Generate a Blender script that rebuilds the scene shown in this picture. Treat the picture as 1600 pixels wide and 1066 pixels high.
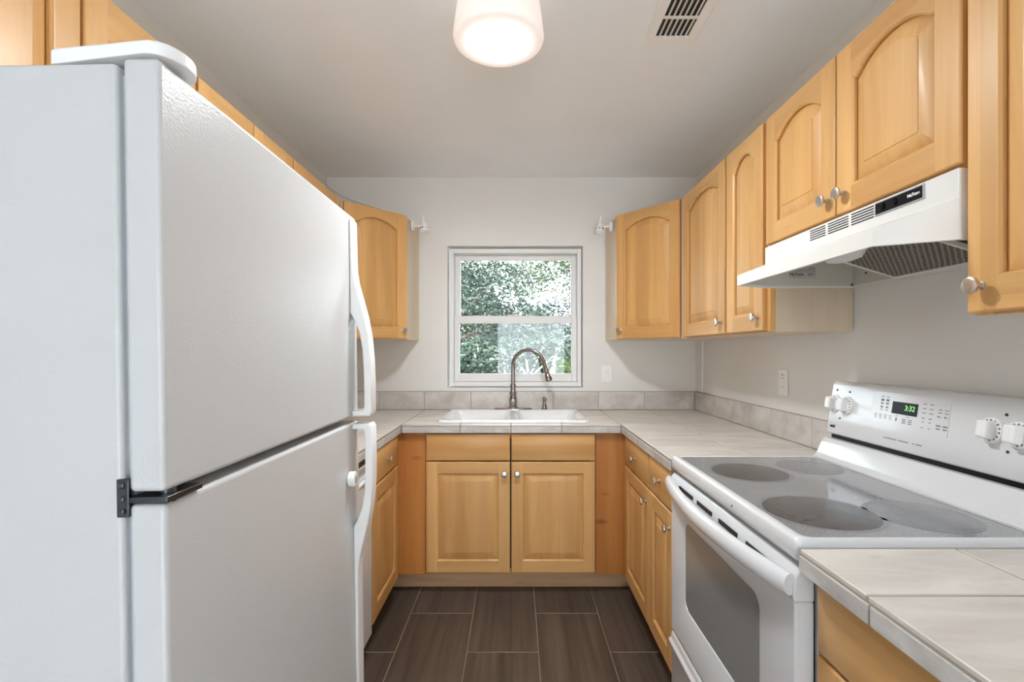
import bpy, bmesh, math, random
from math import pi, sin, cos, radians, sqrt, atan2
from mathutils import Vector, Matrix

random.seed(7)
for o in list(bpy.data.objects):
    bpy.data.objects.remove(o, do_unlink=True)
SC = bpy.context.scene
COL = SC.collection

# ------------------------------------------------------------------ camera, world, lights, exposure
EYE = 1.295
cam_d = bpy.data.cameras.new('camera')
cam = bpy.data.objects.new('camera', cam_d)
COL.objects.link(cam)
cam.location = (0, 0, EYE)
cam.rotation_euler = (pi / 2, 0, 0)
cam_d.sensor_width = 36.0
cam_d.lens = 36.0 * 750 / 1600
cam_d.shift_x = -7 / 1600
cam_d.shift_y = 16 / 1600
cam_d.clip_start = 0.02
SC.camera = cam

SC.view_settings.view_transform = 'Standard'
SC.view_settings.look = 'None'
SC.view_settings.gamma = 1.0
SC.view_settings.exposure = 1.70
SC.view_settings.use_curve_mapping = False

world = bpy.data.worlds.new('sky')
SC.world = world
world.use_nodes = True
bg = world.node_tree.nodes['Background']
bg.inputs[0].default_value = (0.86, 0.93, 1.0, 1)
bg.inputs[1].default_value = 2.7

sun_d = bpy.data.lights.new('sun', 'SUN')
sun_d.energy = 6.5
sun_d.angle = radians(1.5)
sun_d.color = (1.0, 0.97, 0.93)
sun = bpy.data.objects.new('sun', sun_d)
COL.objects.link(sun)
sun.rotation_euler = (radians(63), 0, radians(5))

SC.cycles.max_bounces = 14
SC.cycles.diffuse_bounces = 8
SC.cycles.sample_clamp_indirect = 6.0

# ------------------------------------------------------------------ node helpers
def new_mat(name):
    m = bpy.data.materials.new(name)
    m.use_nodes = True
    nt = m.node_tree
    return m, nt, nt.nodes['Principled BSDF']

def node(nt, t, **kw):
    n = nt.nodes.new(t)
    for k, v in kw.items():
        setattr(n, k, v)
    return n

def link(nt, a, b):
    nt.links.new(a, b)

def ramp(nt, fac, stops):
    r = node(nt, 'ShaderNodeValToRGB')
    while len(r.color_ramp.elements) < len(stops):
        r.color_ramp.elements.new(0.5)
    for e, (p, c) in zip(r.color_ramp.elements, stops):
        e.position = p
        e.color = (c[0], c[1], c[2], 1)
    link(nt, fac, r.inputs[0])
    return r.outputs[0]

def coords(nt, scale, rnd=True):
    tc = node(nt, 'ShaderNodeTexCoord')
    v = tc.outputs['Object']
    if rnd:
        oi = node(nt, 'ShaderNodeObjectInfo')
        mu = node(nt, 'ShaderNodeMath', operation='MULTIPLY')
        mu.inputs[1].default_value = 17.3
        link(nt, oi.outputs['Random'], mu.inputs[0])
        ad = node(nt, 'ShaderNodeVectorMath', operation='ADD')
        link(nt, v, ad.inputs[0])
        link(nt, mu.outputs[0], ad.inputs[1])
        v = ad.outputs[0]
    mp = node(nt, 'ShaderNodeMapping')
    mp.inputs['Scale'].default_value = scale
    link(nt, v, mp.inputs['Vector'])
    return mp.outputs[0]

def noise(nt, vec, scale, detail=4, rough=0.5, dist=0.0):
    n = node(nt, 'ShaderNodeTexNoise')
    n.inputs['Scale'].default_value = scale
    n.inputs['Detail'].default_value = detail
    n.inputs['Roughness'].default_value = rough
    n.inputs['Distortion'].default_value = dist
    link(nt, vec, n.inputs['Vector'])
    return n.outputs['Fac']

def mixc(nt, a, b, fac, mode='MIX'):
    m = node(nt, 'ShaderNodeMix', data_type='RGBA', blend_type=mode)
    if isinstance(fac, (int, float)):
        m.inputs[0].default_value = fac
    else:
        link(nt, fac, m.inputs[0])
    for i, s in ((6, a), (7, b)):
        if isinstance(s, tuple):
            m.inputs[i].default_value = (s[0], s[1], s[2], 1)
        else:
            link(nt, s, m.inputs[i])
    return m.outputs[2]

def bump(nt, h, bsdf, strength, dist=0.002):
    b = node(nt, 'ShaderNodeBump')
    b.inputs['Strength'].default_value = strength
    b.inputs['Distance'].default_value = dist
    link(nt, h, b.inputs['Height'])
    link(nt, b.outputs[0], bsdf.inputs['Normal'])

def plain(name, col, rough=0.5, metal=0.0, spec=0.5, bumps=None, coat=0.0, var=0.0):
    m, nt, b = new_mat(name)
    b.inputs['Base Color'].default_value = (*col, 1)
    b.inputs['Roughness'].default_value = rough
    b.inputs['Metallic'].default_value = metal
    b.inputs['Specular IOR Level'].default_value = spec
    b.inputs['Coat Weight'].default_value = coat
    v = coords(nt, (1, 1, 1), False)
    if var:
        f = noise(nt, v, 3.0, 5)
        c = ramp(nt, f, [(0.3, tuple(x * (1 - var) for x in col)), (0.7, tuple(min(1, x * (1 + var)) for x in col))])
        link(nt, c, b.inputs['Base Color'])
    if bumps:
        bump(nt, noise(nt, v, bumps[0], 2), b, bumps[1], bumps[2] if len(bumps) > 2 else 0.001)
    return m

def wood(name, light, dark, axis='z', rough=0.42, board=0.09, knots=False, contrast=1.0):
    m, nt, b = new_mat(name)
    st = {'z': (1, 1, 0.07), 'x': (0.07, 1, 1)}[axis]
    v = coords(nt, st)
    f1 = noise(nt, v, 9, 6, 0.6, 0.6)
    c = ramp(nt, f1, [(0.32, dark), (0.52, tuple((a + b2) / 2 for a, b2 in zip(light, dark))), (0.7, light)])
    # fine pores
    f2 = noise(nt, v, 120, 3, 0.6)
    c = mixc(nt, c, tuple(x * 0.86 for x in dark), node_map(nt, f2, 0.62, 0.8, 0.35 * contrast))
    # glued-up boards of slightly different tone
    tc = node(nt, 'ShaderNodeTexCoord')
    oi = node(nt, 'ShaderNodeObjectInfo')
    sep = node(nt, 'ShaderNodeSeparateXYZ')
    link(nt, tc.outputs['Object'], sep.inputs[0])
    k = node(nt, 'ShaderNodeMath', operation='MULTIPLY_ADD')
    link(nt, sep.outputs['X' if axis == 'z' else 'Z'], k.inputs[0])
    k.inputs[1].default_value = 1 / board
    link(nt, oi.outputs['Random'], k.inputs[2])
    fl = node(nt, 'ShaderNodeMath', operation='FLOOR')
    link(nt, k.outputs[0], fl.inputs[0])
    a2 = node(nt, 'ShaderNodeMath', operation='MULTIPLY_ADD')
    link(nt, oi.outputs['Random'], a2.inputs[0])
    a2.inputs[1].default_value = 31.7
    link(nt, fl.outputs[0], a2.inputs[2])
    wn = node(nt, 'ShaderNodeTexWhiteNoise', noise_dimensions='1D')
    link(nt, a2.outputs[0], wn.inputs['W'])
    hs = node(nt, 'ShaderNodeHueSaturation')
    mr = node(nt, 'ShaderNodeMapRange')
    mr.inputs['To Min'].default_value = 1 - 0.09 * contrast
    mr.inputs['To Max'].default_value = 1 + 0.07 * contrast
    link(nt, wn.outputs['Value'], mr.inputs['Value'])
    link(nt, mr.outputs[0], hs.inputs['Value'])
    link(nt, c, hs.inputs['Color'])
    c = hs.outputs[0]
    if knots:
        vv = coords(nt, (0.75, 1.0, 1.9) if axis == 'z' else (0.8, 1, 1.2))
        vo = node(nt, 'ShaderNodeTexVoronoi')
        vo.inputs['Scale'].default_value = 4.2
        link(nt, vv, vo.inputs['Vector'])
        c = mixc(nt, c, tuple(x * 0.32 for x in dark), node_map(nt, vo.outputs['Distance'], 0.15, 0.04, 0.75))
    link(nt, c, b.inputs['Base Color'])
    b.inputs['Roughness'].default_value = rough
    b.inputs['Specular IOR Level'].default_value = 0.35
    b.inputs['Coat Weight'].default_value = 0.08
    b.inputs['Coat Roughness'].default_value = 0.2
    bump(nt, f2, b, 0.05, 0.001)
    return m

def node_map(nt, val, a, b, top):
    mr = node(nt, 'ShaderNodeMapRange')
    mr.inputs['From Min'].default_value = a
    mr.inputs['From Max'].default_value = b
    mr.inputs['To Min'].default_value = 0
    mr.inputs['To Max'].default_value = top
    link(nt, val, mr.inputs['Value'])
    return mr.outputs[0]

def emis(name, col, strength):
    m, nt, b = new_mat(name)
    b.inputs['Base Color'].default_value = (*col, 1)
    b.inputs['Emission Color'].default_value = (*col, 1)
    b.inputs['Emission Strength'].default_value = strength
    v = coords(nt, (1, 1, 1), False)
    f = noise(nt, v, 8, 2)
    link(nt, ramp(nt, f, [(0, tuple(x * 0.97 for x in col)), (1, col)]), b.inputs['Base Color'])
    return m

def tile_mat(name, light, dark, scale, stretch, rough, veins=0.35):
    m, nt, b = new_mat(name)
    g = node(nt, 'ShaderNodeNewGeometry')
    tc = node(nt, 'ShaderNodeTexCoord')
    mu = node(nt, 'ShaderNodeMath', operation='MULTIPLY')
    mu.inputs[1].default_value = 23.0
    link(nt, g.outputs['Random Per Island'], mu.inputs[0])
    ad = node(nt, 'ShaderNodeVectorMath', operation='ADD')
    link(nt, tc.outputs['Object'], ad.inputs[0])
    link(nt, mu.outputs[0], ad.inputs[1])
    mp = node(nt, 'ShaderNodeMapping')
    mp.inputs['Scale'].default_value = stretch
    link(nt, ad.outputs[0], mp.inputs[0])
    f = noise(nt, mp.outputs[0], scale, 7, 0.62, 0.4)
    c = ramp(nt, f, [(0.3, dark), (0.68, light)])
    f2 = noise(nt, mp.outputs[0], scale * 5, 5, 0.7)
    c = mixc(nt, c, tuple(x * 0.7 for x in dark), node_map(nt, f2, 0.62, 0.75, veins))
    hs = node(nt, 'ShaderNodeHueSaturation')
    mr = node(nt, 'ShaderNodeMapRange')
    mr.inputs['To Min'].default_value = 0.93
    mr.inputs['To Max'].default_value = 1.05
    link(nt, g.outputs['Random Per Island'], mr.inputs['Value'])
    link(nt, mr.outputs[0], hs.inputs['Value'])
    link(nt, c, hs.inputs['Color'])
    link(nt, hs.outputs[0], b.inputs['Base Color'])
    b.inputs['Roughness'].default_value = rough
    bump(nt, f2, b, 0.06, 0.001)
    return m

# ------------------------------------------------------------------ materials
M = {}
LT, DK = (0.735, 0.438, 0.172), (0.575, 0.30, 0.098)
M['maple'] = wood('maple_vertical', LT, DK, 'z')
M['maple_h'] = wood('maple_horizontal', tuple(x * 0.95 for x in LT), tuple(x * 0.93 for x in DK), 'x')
M['side'] = wood('pale_maple_side', (0.75, 0.62, 0.46), (0.67, 0.53, 0.375), 'z', 0.4, contrast=0.4)
M['pine'] = wood('amber_pine', (0.62, 0.27, 0.07), (0.44, 0.15, 0.035), 'z', 0.35, 0.055, True, 1.6)
M['kick'] = wood('weathered_board', (0.88, 0.58, 0.34), (0.50, 0.30, 0.16), 'x', 0.7, 0.3, True, 1.3)
M['wall'] = plain('wall_paint', (0.785, 0.775, 0.75), 0.6, bumps=(90, 0.06), var=0.015)
M['ceil'] = plain('ceiling_paint', (0.88, 0.905, 0.93), 0.7, bumps=(60, 0.08), var=0.015)
M['fridge'] = plain('textured_white_enamel', (0.59, 0.59, 0.59), 0.3, bumps=(240, 0.22, 0.002))
M['white'] = plain('white_enamel', (0.70, 0.705, 0.715), 0.18, coat=0.2, bumps=(4, 0.01))
M['plastic'] = plain('white_plastic', (0.88, 0.88, 0.87), 0.35, bumps=(300, 0.02))
M['almond'] = plain('warm_white_enamel', (0.80, 0.79, 0.755), 0.3, bumps=(5, 0.01))
M['inner'] = plain('hood_interior_enamel', (0.60, 0.58, 0.51), 0.45, var=0.04)
M['vinyl'] = plain('white_vinyl', (0.80, 0.80, 0.79), 0.4, bumps=(200, 0.02))
M['porcelain'] = plain('white_porcelain', (0.86, 0.87, 0.88), 0.08, coat=0.5, bumps=(3, 0.01))
M['nickel'] = plain('brushed_nickel', (0.62, 0.60, 0.57), 0.28, 1.0, bumps=(400, 0.05))
M['steel'] = plain('faucet_steel', (0.34, 0.30, 0.285), 0.16, 1.0, bumps=(300, 0.02))
M['zinc'] = plain('zinc_plate', (0.10, 0.11, 0.115), 0.3, 1.0, bumps=(200, 0.1))
M['black'] = plain('black_plastic', (0.006, 0.006, 0.007), 0.3, spec=0.2, bumps=(200, 0.02))
M['dark'] = plain('dark_recess', (0.02, 0.02, 0.022), 0.8, var=0.1)
M['grey'] = plain('grey_print', (0.22, 0.22, 0.24), 0.6, var=0.05)
M['ink'] = plain('black_print', (0.02, 0.02, 0.02), 0.6, var=0.05)
M['gasket'] = plain('grey_gasket', (0.42, 0.46, 0.50), 0.6, var=0.05)
M['trimgrey'] = plain('grey_bezel', (0.38, 0.39, 0.40), 0.4, var=0.05)
M['grout'] = plain('beige_grout', (0.36, 0.31, 0.255), 0.9, bumps=(400, 0.3), var=0.12)
M['fgrout'] = plain('floor_grout', (0.34, 0.29, 0.23), 0.9, bumps=(400, 0.3), var=0.12)
M['tile'] = tile_mat('counter_tile', (0.73, 0.69, 0.64), (0.55, 0.50, 0.45), 4.2, (1, 3.2, 1), 0.33, 0.5)
M['edge'] = tile_mat('edge_tile', (0.66, 0.64, 0.61), (0.42, 0.39, 0.36), 9, (1, 1, 2), 0.42, 0.6)
M['splash'] = tile_mat('backsplash_tile', (0.72, 0.69, 0.65), (0.48, 0.445, 0.41), 8, (1, 1, 1.3), 0.4, 0.6)
M['floor'] = tile_mat('floor_tile', (0.125, 0.096, 0.076), (0.046, 0.034, 0.027), 26, (1, 0.035, 1), 0.4, 0.5)
def shade_mat():
    m, nt, b = new_mat('lit_opal_glass')
    b.inputs['Base Color'].default_value = (0.8, 0.76, 0.73, 1)
    b.inputs['Roughness'].default_value = 0.3
    b.inputs['Emission Color'].default_value = (1.0, 0.87, 0.80, 1)
    tc = node(nt, 'ShaderNodeTexCoord')
    mp = node(nt, 'ShaderNodeMapping')
    mp.inputs['Scale'].default_value = (1, 1, 0)
    link(nt, tc.outputs['Object'], mp.inputs[0])
    ln = node(nt, 'ShaderNodeVectorMath', operation='LENGTH')
    link(nt, mp.outputs[0], ln.inputs[0])
    mr = node(nt, 'ShaderNodeMapRange')
    mr.interpolation_type = 'SMOOTHSTEP'
    mr.inputs['From Min'].default_value = 0.075
    mr.inputs['From Max'].default_value = 0.135
    mr.inputs['To Min'].default_value = 0.42
    mr.inputs['To Max'].default_value = 0.13
    link(nt, ln.outputs['Value'], mr.inputs['Value'])
    link(nt, mr.outputs[0], b.inputs['Emission Strength'])
    return m
M['shade'] = shade_mat()
M['led'] = emis('green_led', (0.30, 0.85, 0.22), 0.28)
M['soil'] = plain('garden_ground', (0.20, 0.19, 0.12), 0.95, bumps=(20, 0.5, 0.02), var=0.35)
M['bounce_floor'] = plain('pale_bounce_floor', (0.76, 0.78, 0.80), 0.95, bumps=(300, 0.5, 0.003), var=0.06)  # pale so that the unseen floor throws sunlight upwards
M['brick'] = plain('outer_render', (0.6, 0.57, 0.52), 0.9, var=0.05)
M['bark'] = plain('bark', (0.13, 0.10, 0.075), 0.9, bumps=(30, 0.6, 0.01), var=0.3)
M['palebark'] = plain('pale_bark', (0.36, 0.33, 0.27), 0.9, bumps=(40, 0.4, 0.01), var=0.2)
M['rail'] = plain('galvanised_grey', (0.45, 0.48, 0.52), 0.4, 0.3, var=0.08)
M['pot'] = plain('dark_pot', (0.09, 0.10, 0.12), 0.6, var=0.1)

# glass panes: clear with a faint mirror reflection
def glass_mat():
    m, nt, b = new_mat('window_glass')
    nt.nodes.remove(b)
    out = [n for n in nt.nodes if n.type == 'OUTPUT_MATERIAL'][0]
    t = node(nt, 'ShaderNodeBsdfTransparent')
    t.inputs[0].default_value = (0.93, 0.96, 0.96, 1)
    g = node(nt, 'ShaderNodeBsdfGlossy')
    g.inputs['Roughness'].default_value = 0.02
    fr = node(nt, 'ShaderNodeFresnel')
    fr.inputs[0].default_value = 1.45
    k = node(nt, 'ShaderNodeMath', operation='MULTIPLY')
    k.inputs[1].default_value = 1.0
    link(nt, fr.outputs[0], k.inputs[0])
    mx = node(nt, 'ShaderNodeMixShader')
    link(nt, k.outputs[0], mx.inputs[0])
    link(nt, t.outputs[0], mx.inputs[1])
    link(nt, g.outputs[0], mx.inputs[2])
    link(nt, mx.outputs[0], out.inputs[0])
    return m
M['glass'] = glass_mat()

def cooktop_mat():
    m, nt, b = new_mat('speckled_ceramic_glass')
    v = coords(nt, (1, 1, 1), False)
    f = noise(nt, v, 900, 2, 0.7)
    c = ramp(nt, f, [(0.35, (0.09, 0.093, 0.10)), (0.52, (0.23, 0.235, 0.25)), (0.66, (0.52, 0.53, 0.56))])
    f3 = noise(nt, v, 5, 5)
    c = mixc(nt, c, (0.34, 0.345, 0.365), node_map(nt, f3, 0.42, 0.7, 0.4))
    link(nt, c, b.inputs['Base Color'])
    b.inputs['Roughness'].default_value = 0.12
    b.inputs['Coat Weight'].default_value = 0.4
    return m
M['cooktop'] = cooktop_mat()

def burner_mat(name, dark, worn):
    m, nt, b = new_mat(name)
    v = coords(nt, (1, 1, 1), False)
    f = noise(nt, v, 900, 2, 0.7)
    c = ramp(nt, f, [(0.35, tuple(x * 0.6 for x in dark)), (0.66, tuple(x * 1.6 for x in dark))])
    f2 = noise(nt, v, 16, 6, 0.65, 1.0)
    c = mixc(nt, c, tuple(x * 0.35 for x in dark), node_map(nt, f2, 0.5, 0.72, worn))
    link(nt, c, b.inputs['Base Color'])
    b.inputs['Roughness'].default_value = 0.18
    return m
M['burner'] = burner_mat('worn_burner', (0.085, 0.083, 0.084), 0.75)
M['burner_l'] = burner_mat('light_burner', (0.20, 0.205, 0.22), 0.3)

def oven_glass():
    m, nt, b = new_mat('oven_window_glass')
    v = coords(nt, (1, 1, 1), False)
    f = noise(nt, v, 700, 2)
    link(nt, ramp(nt, f, [(0.3, (0.20, 0.20, 0.19)), (0.7, (0.27, 0.27, 0.26))]), b.inputs['Base Color'])
    b.inputs['Roughness'].default_value = 0.12
    b.inputs['Specular IOR Level'].default_value = 0.7
    return m
M['oven_glass'] = oven_glass()

def filter_mat():
    m, nt, b = new_mat('filter_mesh')
    tc = node(nt, 'ShaderNodeTexCoord')
    outs = []
    for rz in (45, -45):
        mp = node(nt, 'ShaderNodeMapping')
        mp.inputs['Rotation'].default_value = (0, 0, radians(rz))
        link(nt, tc.outputs['Object'], mp.inputs[0])
        w = node(nt, 'ShaderNodeTexWave')
        w.inputs['Scale'].default_value = 26
        w.inputs['Distortion'].default_value = 1.5
        link(nt, mp.outputs[0], w.inputs['Vector'])
        outs.append(w.outputs['Fac'])
    mx = node(nt, 'ShaderNodeMath', operation='MAXIMUM')
    link(nt, outs[0], mx.inputs[0])
    link(nt, outs[1], mx.inputs[1])
    link(nt, ramp(nt, mx.outputs[0], [(0.5, (0.03, 0.028, 0.026)), (0.9, (0.33, 0.30, 0.27))]), b.inputs['Base Color'])
    b.inputs['Metallic'].default_value = 0.5
    b.inputs['Roughness'].default_value = 0.45
    bump(nt, mx.outputs[0], b, 0.8, 0.004)
    return m
M['filter'] = filter_mat()

def leaf_mat(name, a, b_, c_):
    m, nt, b = new_mat(name)
    g = node(nt, 'ShaderNodeNewGeometry')
    link(nt, ramp(nt, g.outputs['Random Per Island'], [(0.0, a), (0.55, b_), (1.0, c_)]), b.inputs['Base Color'])
    b.inputs['Roughness'].default_value = 0.6
    b.inputs['Specular IOR Level'].default_value = 0.12
    b.inputs['Transmission Weight'].default_value = 0.0
    return m
M['leaf_dark'] = leaf_mat('dark_leaves', (0.010, 0.020, 0.013), (0.028, 0.046, 0.034), (0.10, 0.13, 0.095))
M['leaf_mid'] = leaf_mat('mid_leaves', (0.016, 0.030, 0.016), (0.042, 0.066, 0.038), (0.16, 0.19, 0.10))
M['leaf_blue'] = leaf_mat('bluish_leaves', (0.035, 0.05, 0.048), (0.075, 0.098, 0.095), (0.16, 0.19, 0.185))
M['leaf_lime'] = leaf_mat('lime_leaves', (0.04, 0.07, 0.015), (0.08, 0.12, 0.03), (0.15, 0.19, 0.06))

# ------------------------------------------------------------------ mesh builder
class MB:
    def __init__(self):
        self.v, self.f, self.m = [], [], []
    def vert(self, p):
        self.v.append(tuple(p))
        return len(self.v) - 1
    def face(self, idx, mi=0):
        self.f.append(tuple(idx))
        self.m.append(mi)
    def box(self, x0, x1, y0, y1, z0, z1, mi=0):
        a = [self.vert(p) for p in ((x0, y0, z0), (x1, y0, z0), (x1, y1, z0), (x0, y1, z0), (x0, y0, z1), (x1, y0, z1), (x1, y1, z1), (x0, y1, z1))]
        for q in ((0, 3, 2, 1), (4, 5, 6, 7), (0, 1, 5, 4), (1, 2, 6, 5), (2, 3, 7, 6), (3, 0, 4, 7)):
            self.face([a[i] for i in q], mi)
        return self
    def loft(self, loops, cap0=False, cap1=False, closed=True, mi=0):
        ids = [[self.vert(p) for p in L] for L in loops]
        n = len(ids[0])
        for A, B in zip(ids, ids[1:]):
            for i in range(n if closed else n - 1):
                j = (i + 1) % n
                self.face((A[i], A[j], B[j], B[i]), mi)
        if cap0:
            self.face(list(reversed(ids[0])), mi)
        if cap1:
            self.face(ids[-1], mi)
        return ids
    def prism(self, poly, axis, a, b, mi=0):
        def P(u, v, w):
            return {'x': (w, u, v), 'y': (u, w, v), 'z': (u, v, w)}[axis]
        self.loft([[P(u, v, a) for u, v in poly], [P(u, v, b) for u, v in poly]], True, True, mi=mi)
        return self
    def lathe(self, prof, c=(0, 0, 0), d=(0, 0, 1), n=24, mi=0, cap0=True, cap1=True):
        d = Vector(d).normalized()
        t = Vector((1, 0, 0)) if abs(d.x) < 0.8 else Vector((0, 1, 0))
        u = d.cross(t).normalized()
        w = d.cross(u)
        c = Vector(c)
        loops = [[c + d * h + (u * cos(2 * pi * i / n) + w * sin(2 * pi * i / n)) * r for i in range(n)] for r, h in prof]
        self.loft(loops, cap0, cap1, mi=mi)
        return self
    def cyl(self, a, b, r, n=16, mi=0, r2=None):
        a, b = Vector(a), Vector(b)
        self.lathe([(r, 0), (r if r2 is None else r2, (b - a).length)], a, b - a, n, mi)
        return self
    def tube(self, pts, r, n=12, mi=0, flat=1.0):
        pts = [Vector(p) for p in pts]
        loops = []
        u = None
        for i, p in enumerate(pts):
            t = (pts[min(i + 1, len(pts) - 1)] - pts[max(i - 1, 0)]).normalized()
            if u is None:
                u = t.cross(Vector((0, 0, 1)) if abs(t.z) < 0.9 else Vector((0, 1, 0))).normalized()
            u = (u - t * u.dot(t)).normalized()
            w = t.cross(u)
            rr = r[i] if isinstance(r, (list, tuple)) else r
            loops.append([p + (u * cos(2 * pi * k / n) + w * flat * sin(2 * pi * k / n)) * rr for k in range(n)])
        self.loft(loops, True, True, mi=mi)
        return self
    def build(self, name, mats, parent=None, bevel=0.0, seg=2, world=False, angle=35, fix=True):
        me = bpy.data.meshes.new(name)
        me.from_pydata(self.v, [], self.f)
        me.polygons.foreach_set('material_index', self.m)
        for m in (mats if isinstance(mats, (list, tuple)) else [mats]):
            me.materials.append(m)
        if world and parent is not None:
            me.transform(ROOTM[parent.name].inverted())
        if fix:
            bm = bmesh.new()
            bm.from_mesh(me)
            bmesh.ops.recalc_face_normals(bm, faces=bm.faces)
            bm.to_mesh(me)
            bm.free()
        me.polygons.foreach_set('use_smooth', [True] * len(me.polygons))
        me.set_sharp_from_angle(angle=radians(angle))
        o = bpy.data.objects.new(name, me)
        COL.objects.link(o)
        if parent is not None:
            o.parent = parent
        if bevel:
            bv = o.modifiers.new('bevel', 'BEVEL')
            bv.width = bevel
            bv.segments = seg
            bv.limit_method = 'ANGLE'
            bv.angle_limit = radians(40)
            bv.harden_normals = False
        return o

ROOTM = {}
def tag(o, label=None, cat=None, group=None, kind=None):
    if label: o['label'] = label
    if cat: o['category'] = cat
    if group: o['group'] = group
    if kind: o['kind'] = kind
    return o

def thing(name, label, cat, loc=(0, 0, 0), rot=(0, 0, 0), group=None):
    o = bpy.data.objects.new(name, None)
    COL.objects.link(o)
    o.location = loc
    o.rotation_euler = rot
    o.empty_display_size = 0.1
    from mathutils import Euler
    ROOTM[o.name] = Matrix.Translation(loc) @ Euler(rot).to_matrix().to_4x4()
    return tag(o, label, cat, group)

def struct(o):
    o['kind'] = 'structure'
    return o

def rrect(x0, x1, y0, y1, r, n=6):
    pts = []
    for cx, cy, a0 in ((x1 - r, y0 + r, -pi / 2), (x1 - r, y1 - r, 0), (x0 + r, y1 - r, pi / 2), (x0 + r, y0 + r, pi)):
        for i in range(n + 1):
            a = a0 + (pi / 2) * i / n
            pts.append((cx + r * cos(a), cy + r * sin(a)))
    return pts

def text_obj(name, body, size, mat, parent, matrix, extrude=0.0003, align='CENTER', bold=0.0):
    cu = bpy.data.curves.new(name, 'FONT')
    cu.body = body
    cu.size = size
    cu.extrude = extrude
    cu.offset = bold
    cu.align_x = align
    cu.align_y = 'CENTER'
    t = bpy.data.objects.new(name + '_source', cu)
    COL.objects.link(t)
    dg = bpy.context.evaluated_depsgraph_get()
    me = bpy.data.meshes.new_from_object(t.evaluated_get(dg))
    bpy.data.objects.remove(t, do_unlink=True)
    me.transform(matrix)
    if parent is not None:
        me.transform(ROOTM[parent.name].inverted())
    me.materials.clear()
    me.materials.append(mat)
    o = bpy.data.objects.new(name, me)
    COL.objects.link(o)
    if parent is not None:
        o.parent = parent
    return o

def frame_matrix(origin, u, v):
    u = Vector(u).normalized(); v = Vector(v).normalized(); w = u.cross(v)
    return Matrix(((u.x, v.x, w.x, origin[0]), (u.y, v.y, w.y, origin[1]), (u.z, v.z, w.z, origin[2]), (0, 0, 0, 1)))

# ------------------------------------------------------------------ room dimensions (metres)
XR, XL, YB, YR, ZC = 1.18, -1.25, 3.16, -5.0, 2.44
YK, XW = -0.35, 3.0                          # unseen wider room added behind the camera to even out the daylight
ZT = 0.91                                  # worktop
WX0, WX1, WZ0, WZ1 = -0.455, 0.438, 1.055, 1.990    # window opening

# ------------------------------------------------------------------ structure
m = MB()
m.box(XL - 0.15, XR + 0.15, YK, YB + 0.2, -0.14, -0.0010)
m.box(-XW - 0.15, XW + 0.15, YR - 0.2, YK, -0.14, -0.0018)
bed = struct(m.build('floor', M['fgrout']))
m = MB()
gx = [-0.5225 + 0.3085 * k for k in range(-3, 8)]
tw, tl = 0.3085, 0.6096
yk = 2.372                                  # a cross joint
for i, x in enumerate(gx):
    off = 0.0 if i % 2 == 1 else -0.306
    y = yk + off - tl * 4
    while y < YB:
        y0, y1 = max(y, 0.12), min(y + tl, YB)
        x0, x1 = max(x, XL), min(x + tw, XR)
        if y1 - y0 > 0.02 and x1 - x0 > 0.02:
            g = 0.0013
            m.box(x0 + g, x1 - g, y0 + 0.0022, y1 - 0.0022, -0.005, 0.0)
        y += tl
struct(m.build('floor_tiles', M['floor'], bed, bevel=0.0006, seg=1))
struct(MB().box(XL, XR, YK, 0.118, -0.0017, 0.001).box(-XW, XW, YR - 0.15, YK, -0.0017, 0.001).build('floor_bounce', M['bounce_floor'], bed))  # pale floor added out of view to bounce sunlight onto the ceiling

struct(MB().box(XL - 0.15, XR + 0.15, YK, YB + 0.2, ZC, ZC + 0.2).box(-XW - 0.15, XW + 0.15, YR - 0.2, YK, ZC, ZC + 0.2).build('ceiling', M['ceil']))
struct(MB().box(XL - 0.15, XL, YK, YB, 0, ZC).box(-XW, XL, YK, YK + 0.12, 0, ZC).box(-XW - 0.15, -XW, YR, YK + 0.12, 0, ZC).build('wall_left', M['wall']))
struct(MB().box(XR, XR + 0.15, YK, YB, 0, ZC).box(XR, XW, YK, YK + 0.12, 0, ZC).box(XW, XW + 0.15, YR, YK + 0.12, 0, ZC).build('wall_right', M['wall']))
m = MB()
for a in ((XL - 0.15, WX0, 0, ZC), (WX1, XR + 0.15, 0, ZC), (WX0, WX1, 0, WZ0), (WX0, WX1, WZ1, ZC)):
    m.box(a[0], a[1], YB, YB + 0.16, a[2], a[3])
struct(m.build('wall_back', M['wall']))
m = MB()
for a in ((-XW - 0.15, -0.45, 0, ZC), (1.15, XW + 0.15, 0, ZC), (-0.45, 1.15, 2.05, ZC)):  # unseen opening, sized for the sun and sky it lets in
    m.box(a[0], a[1], YR - 0.15, YR, a[2], a[3])
struct(m.build('wall_rear', M['wall']))
struct(MB().box(-14, 14, YB + 0.2, 26, -0.45, -0.35).build('garden_ground', M['soil']))

# window: outer frame, two sashes, two panes
YW = YB + 0.055
def ring(mb, x0, x1, z0, z1, w, y0, y1, wb=None, wt=None):
    wb = w if wb is None else wb
    wt = w if wt is None else wt
    mb.box(x0, x0 + w, y0, y1, z0, z1)
    mb.box(x1 - w, x1, y0, y1, z0, z1)
    mb.box(x0 + w, x1 - w, y0, y1, z0, z0 + wb)
    mb.box(x0 + w, x1 - w, y0, y1, z1 - wt, z1)
win = bpy.data.objects.new('window_1', None)
COL.objects.link(win)
win.location = (0, YW, WZ0)
ROOTM['window_1'] = Matrix.Translation((0, YW, WZ0))
struct(win)
m = MB(); ring(m, WX0 + 0.012, WX1 - 0.006, WZ0 + 0.006, WZ1 - 0.012, 0.026, YW - 0.02, YW + 0.08, wb=0.03, wt=0.03)
struct(m.build('window_frame', M['vinyl'], win, 0.003, world=True))
zm = 1.50
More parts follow.
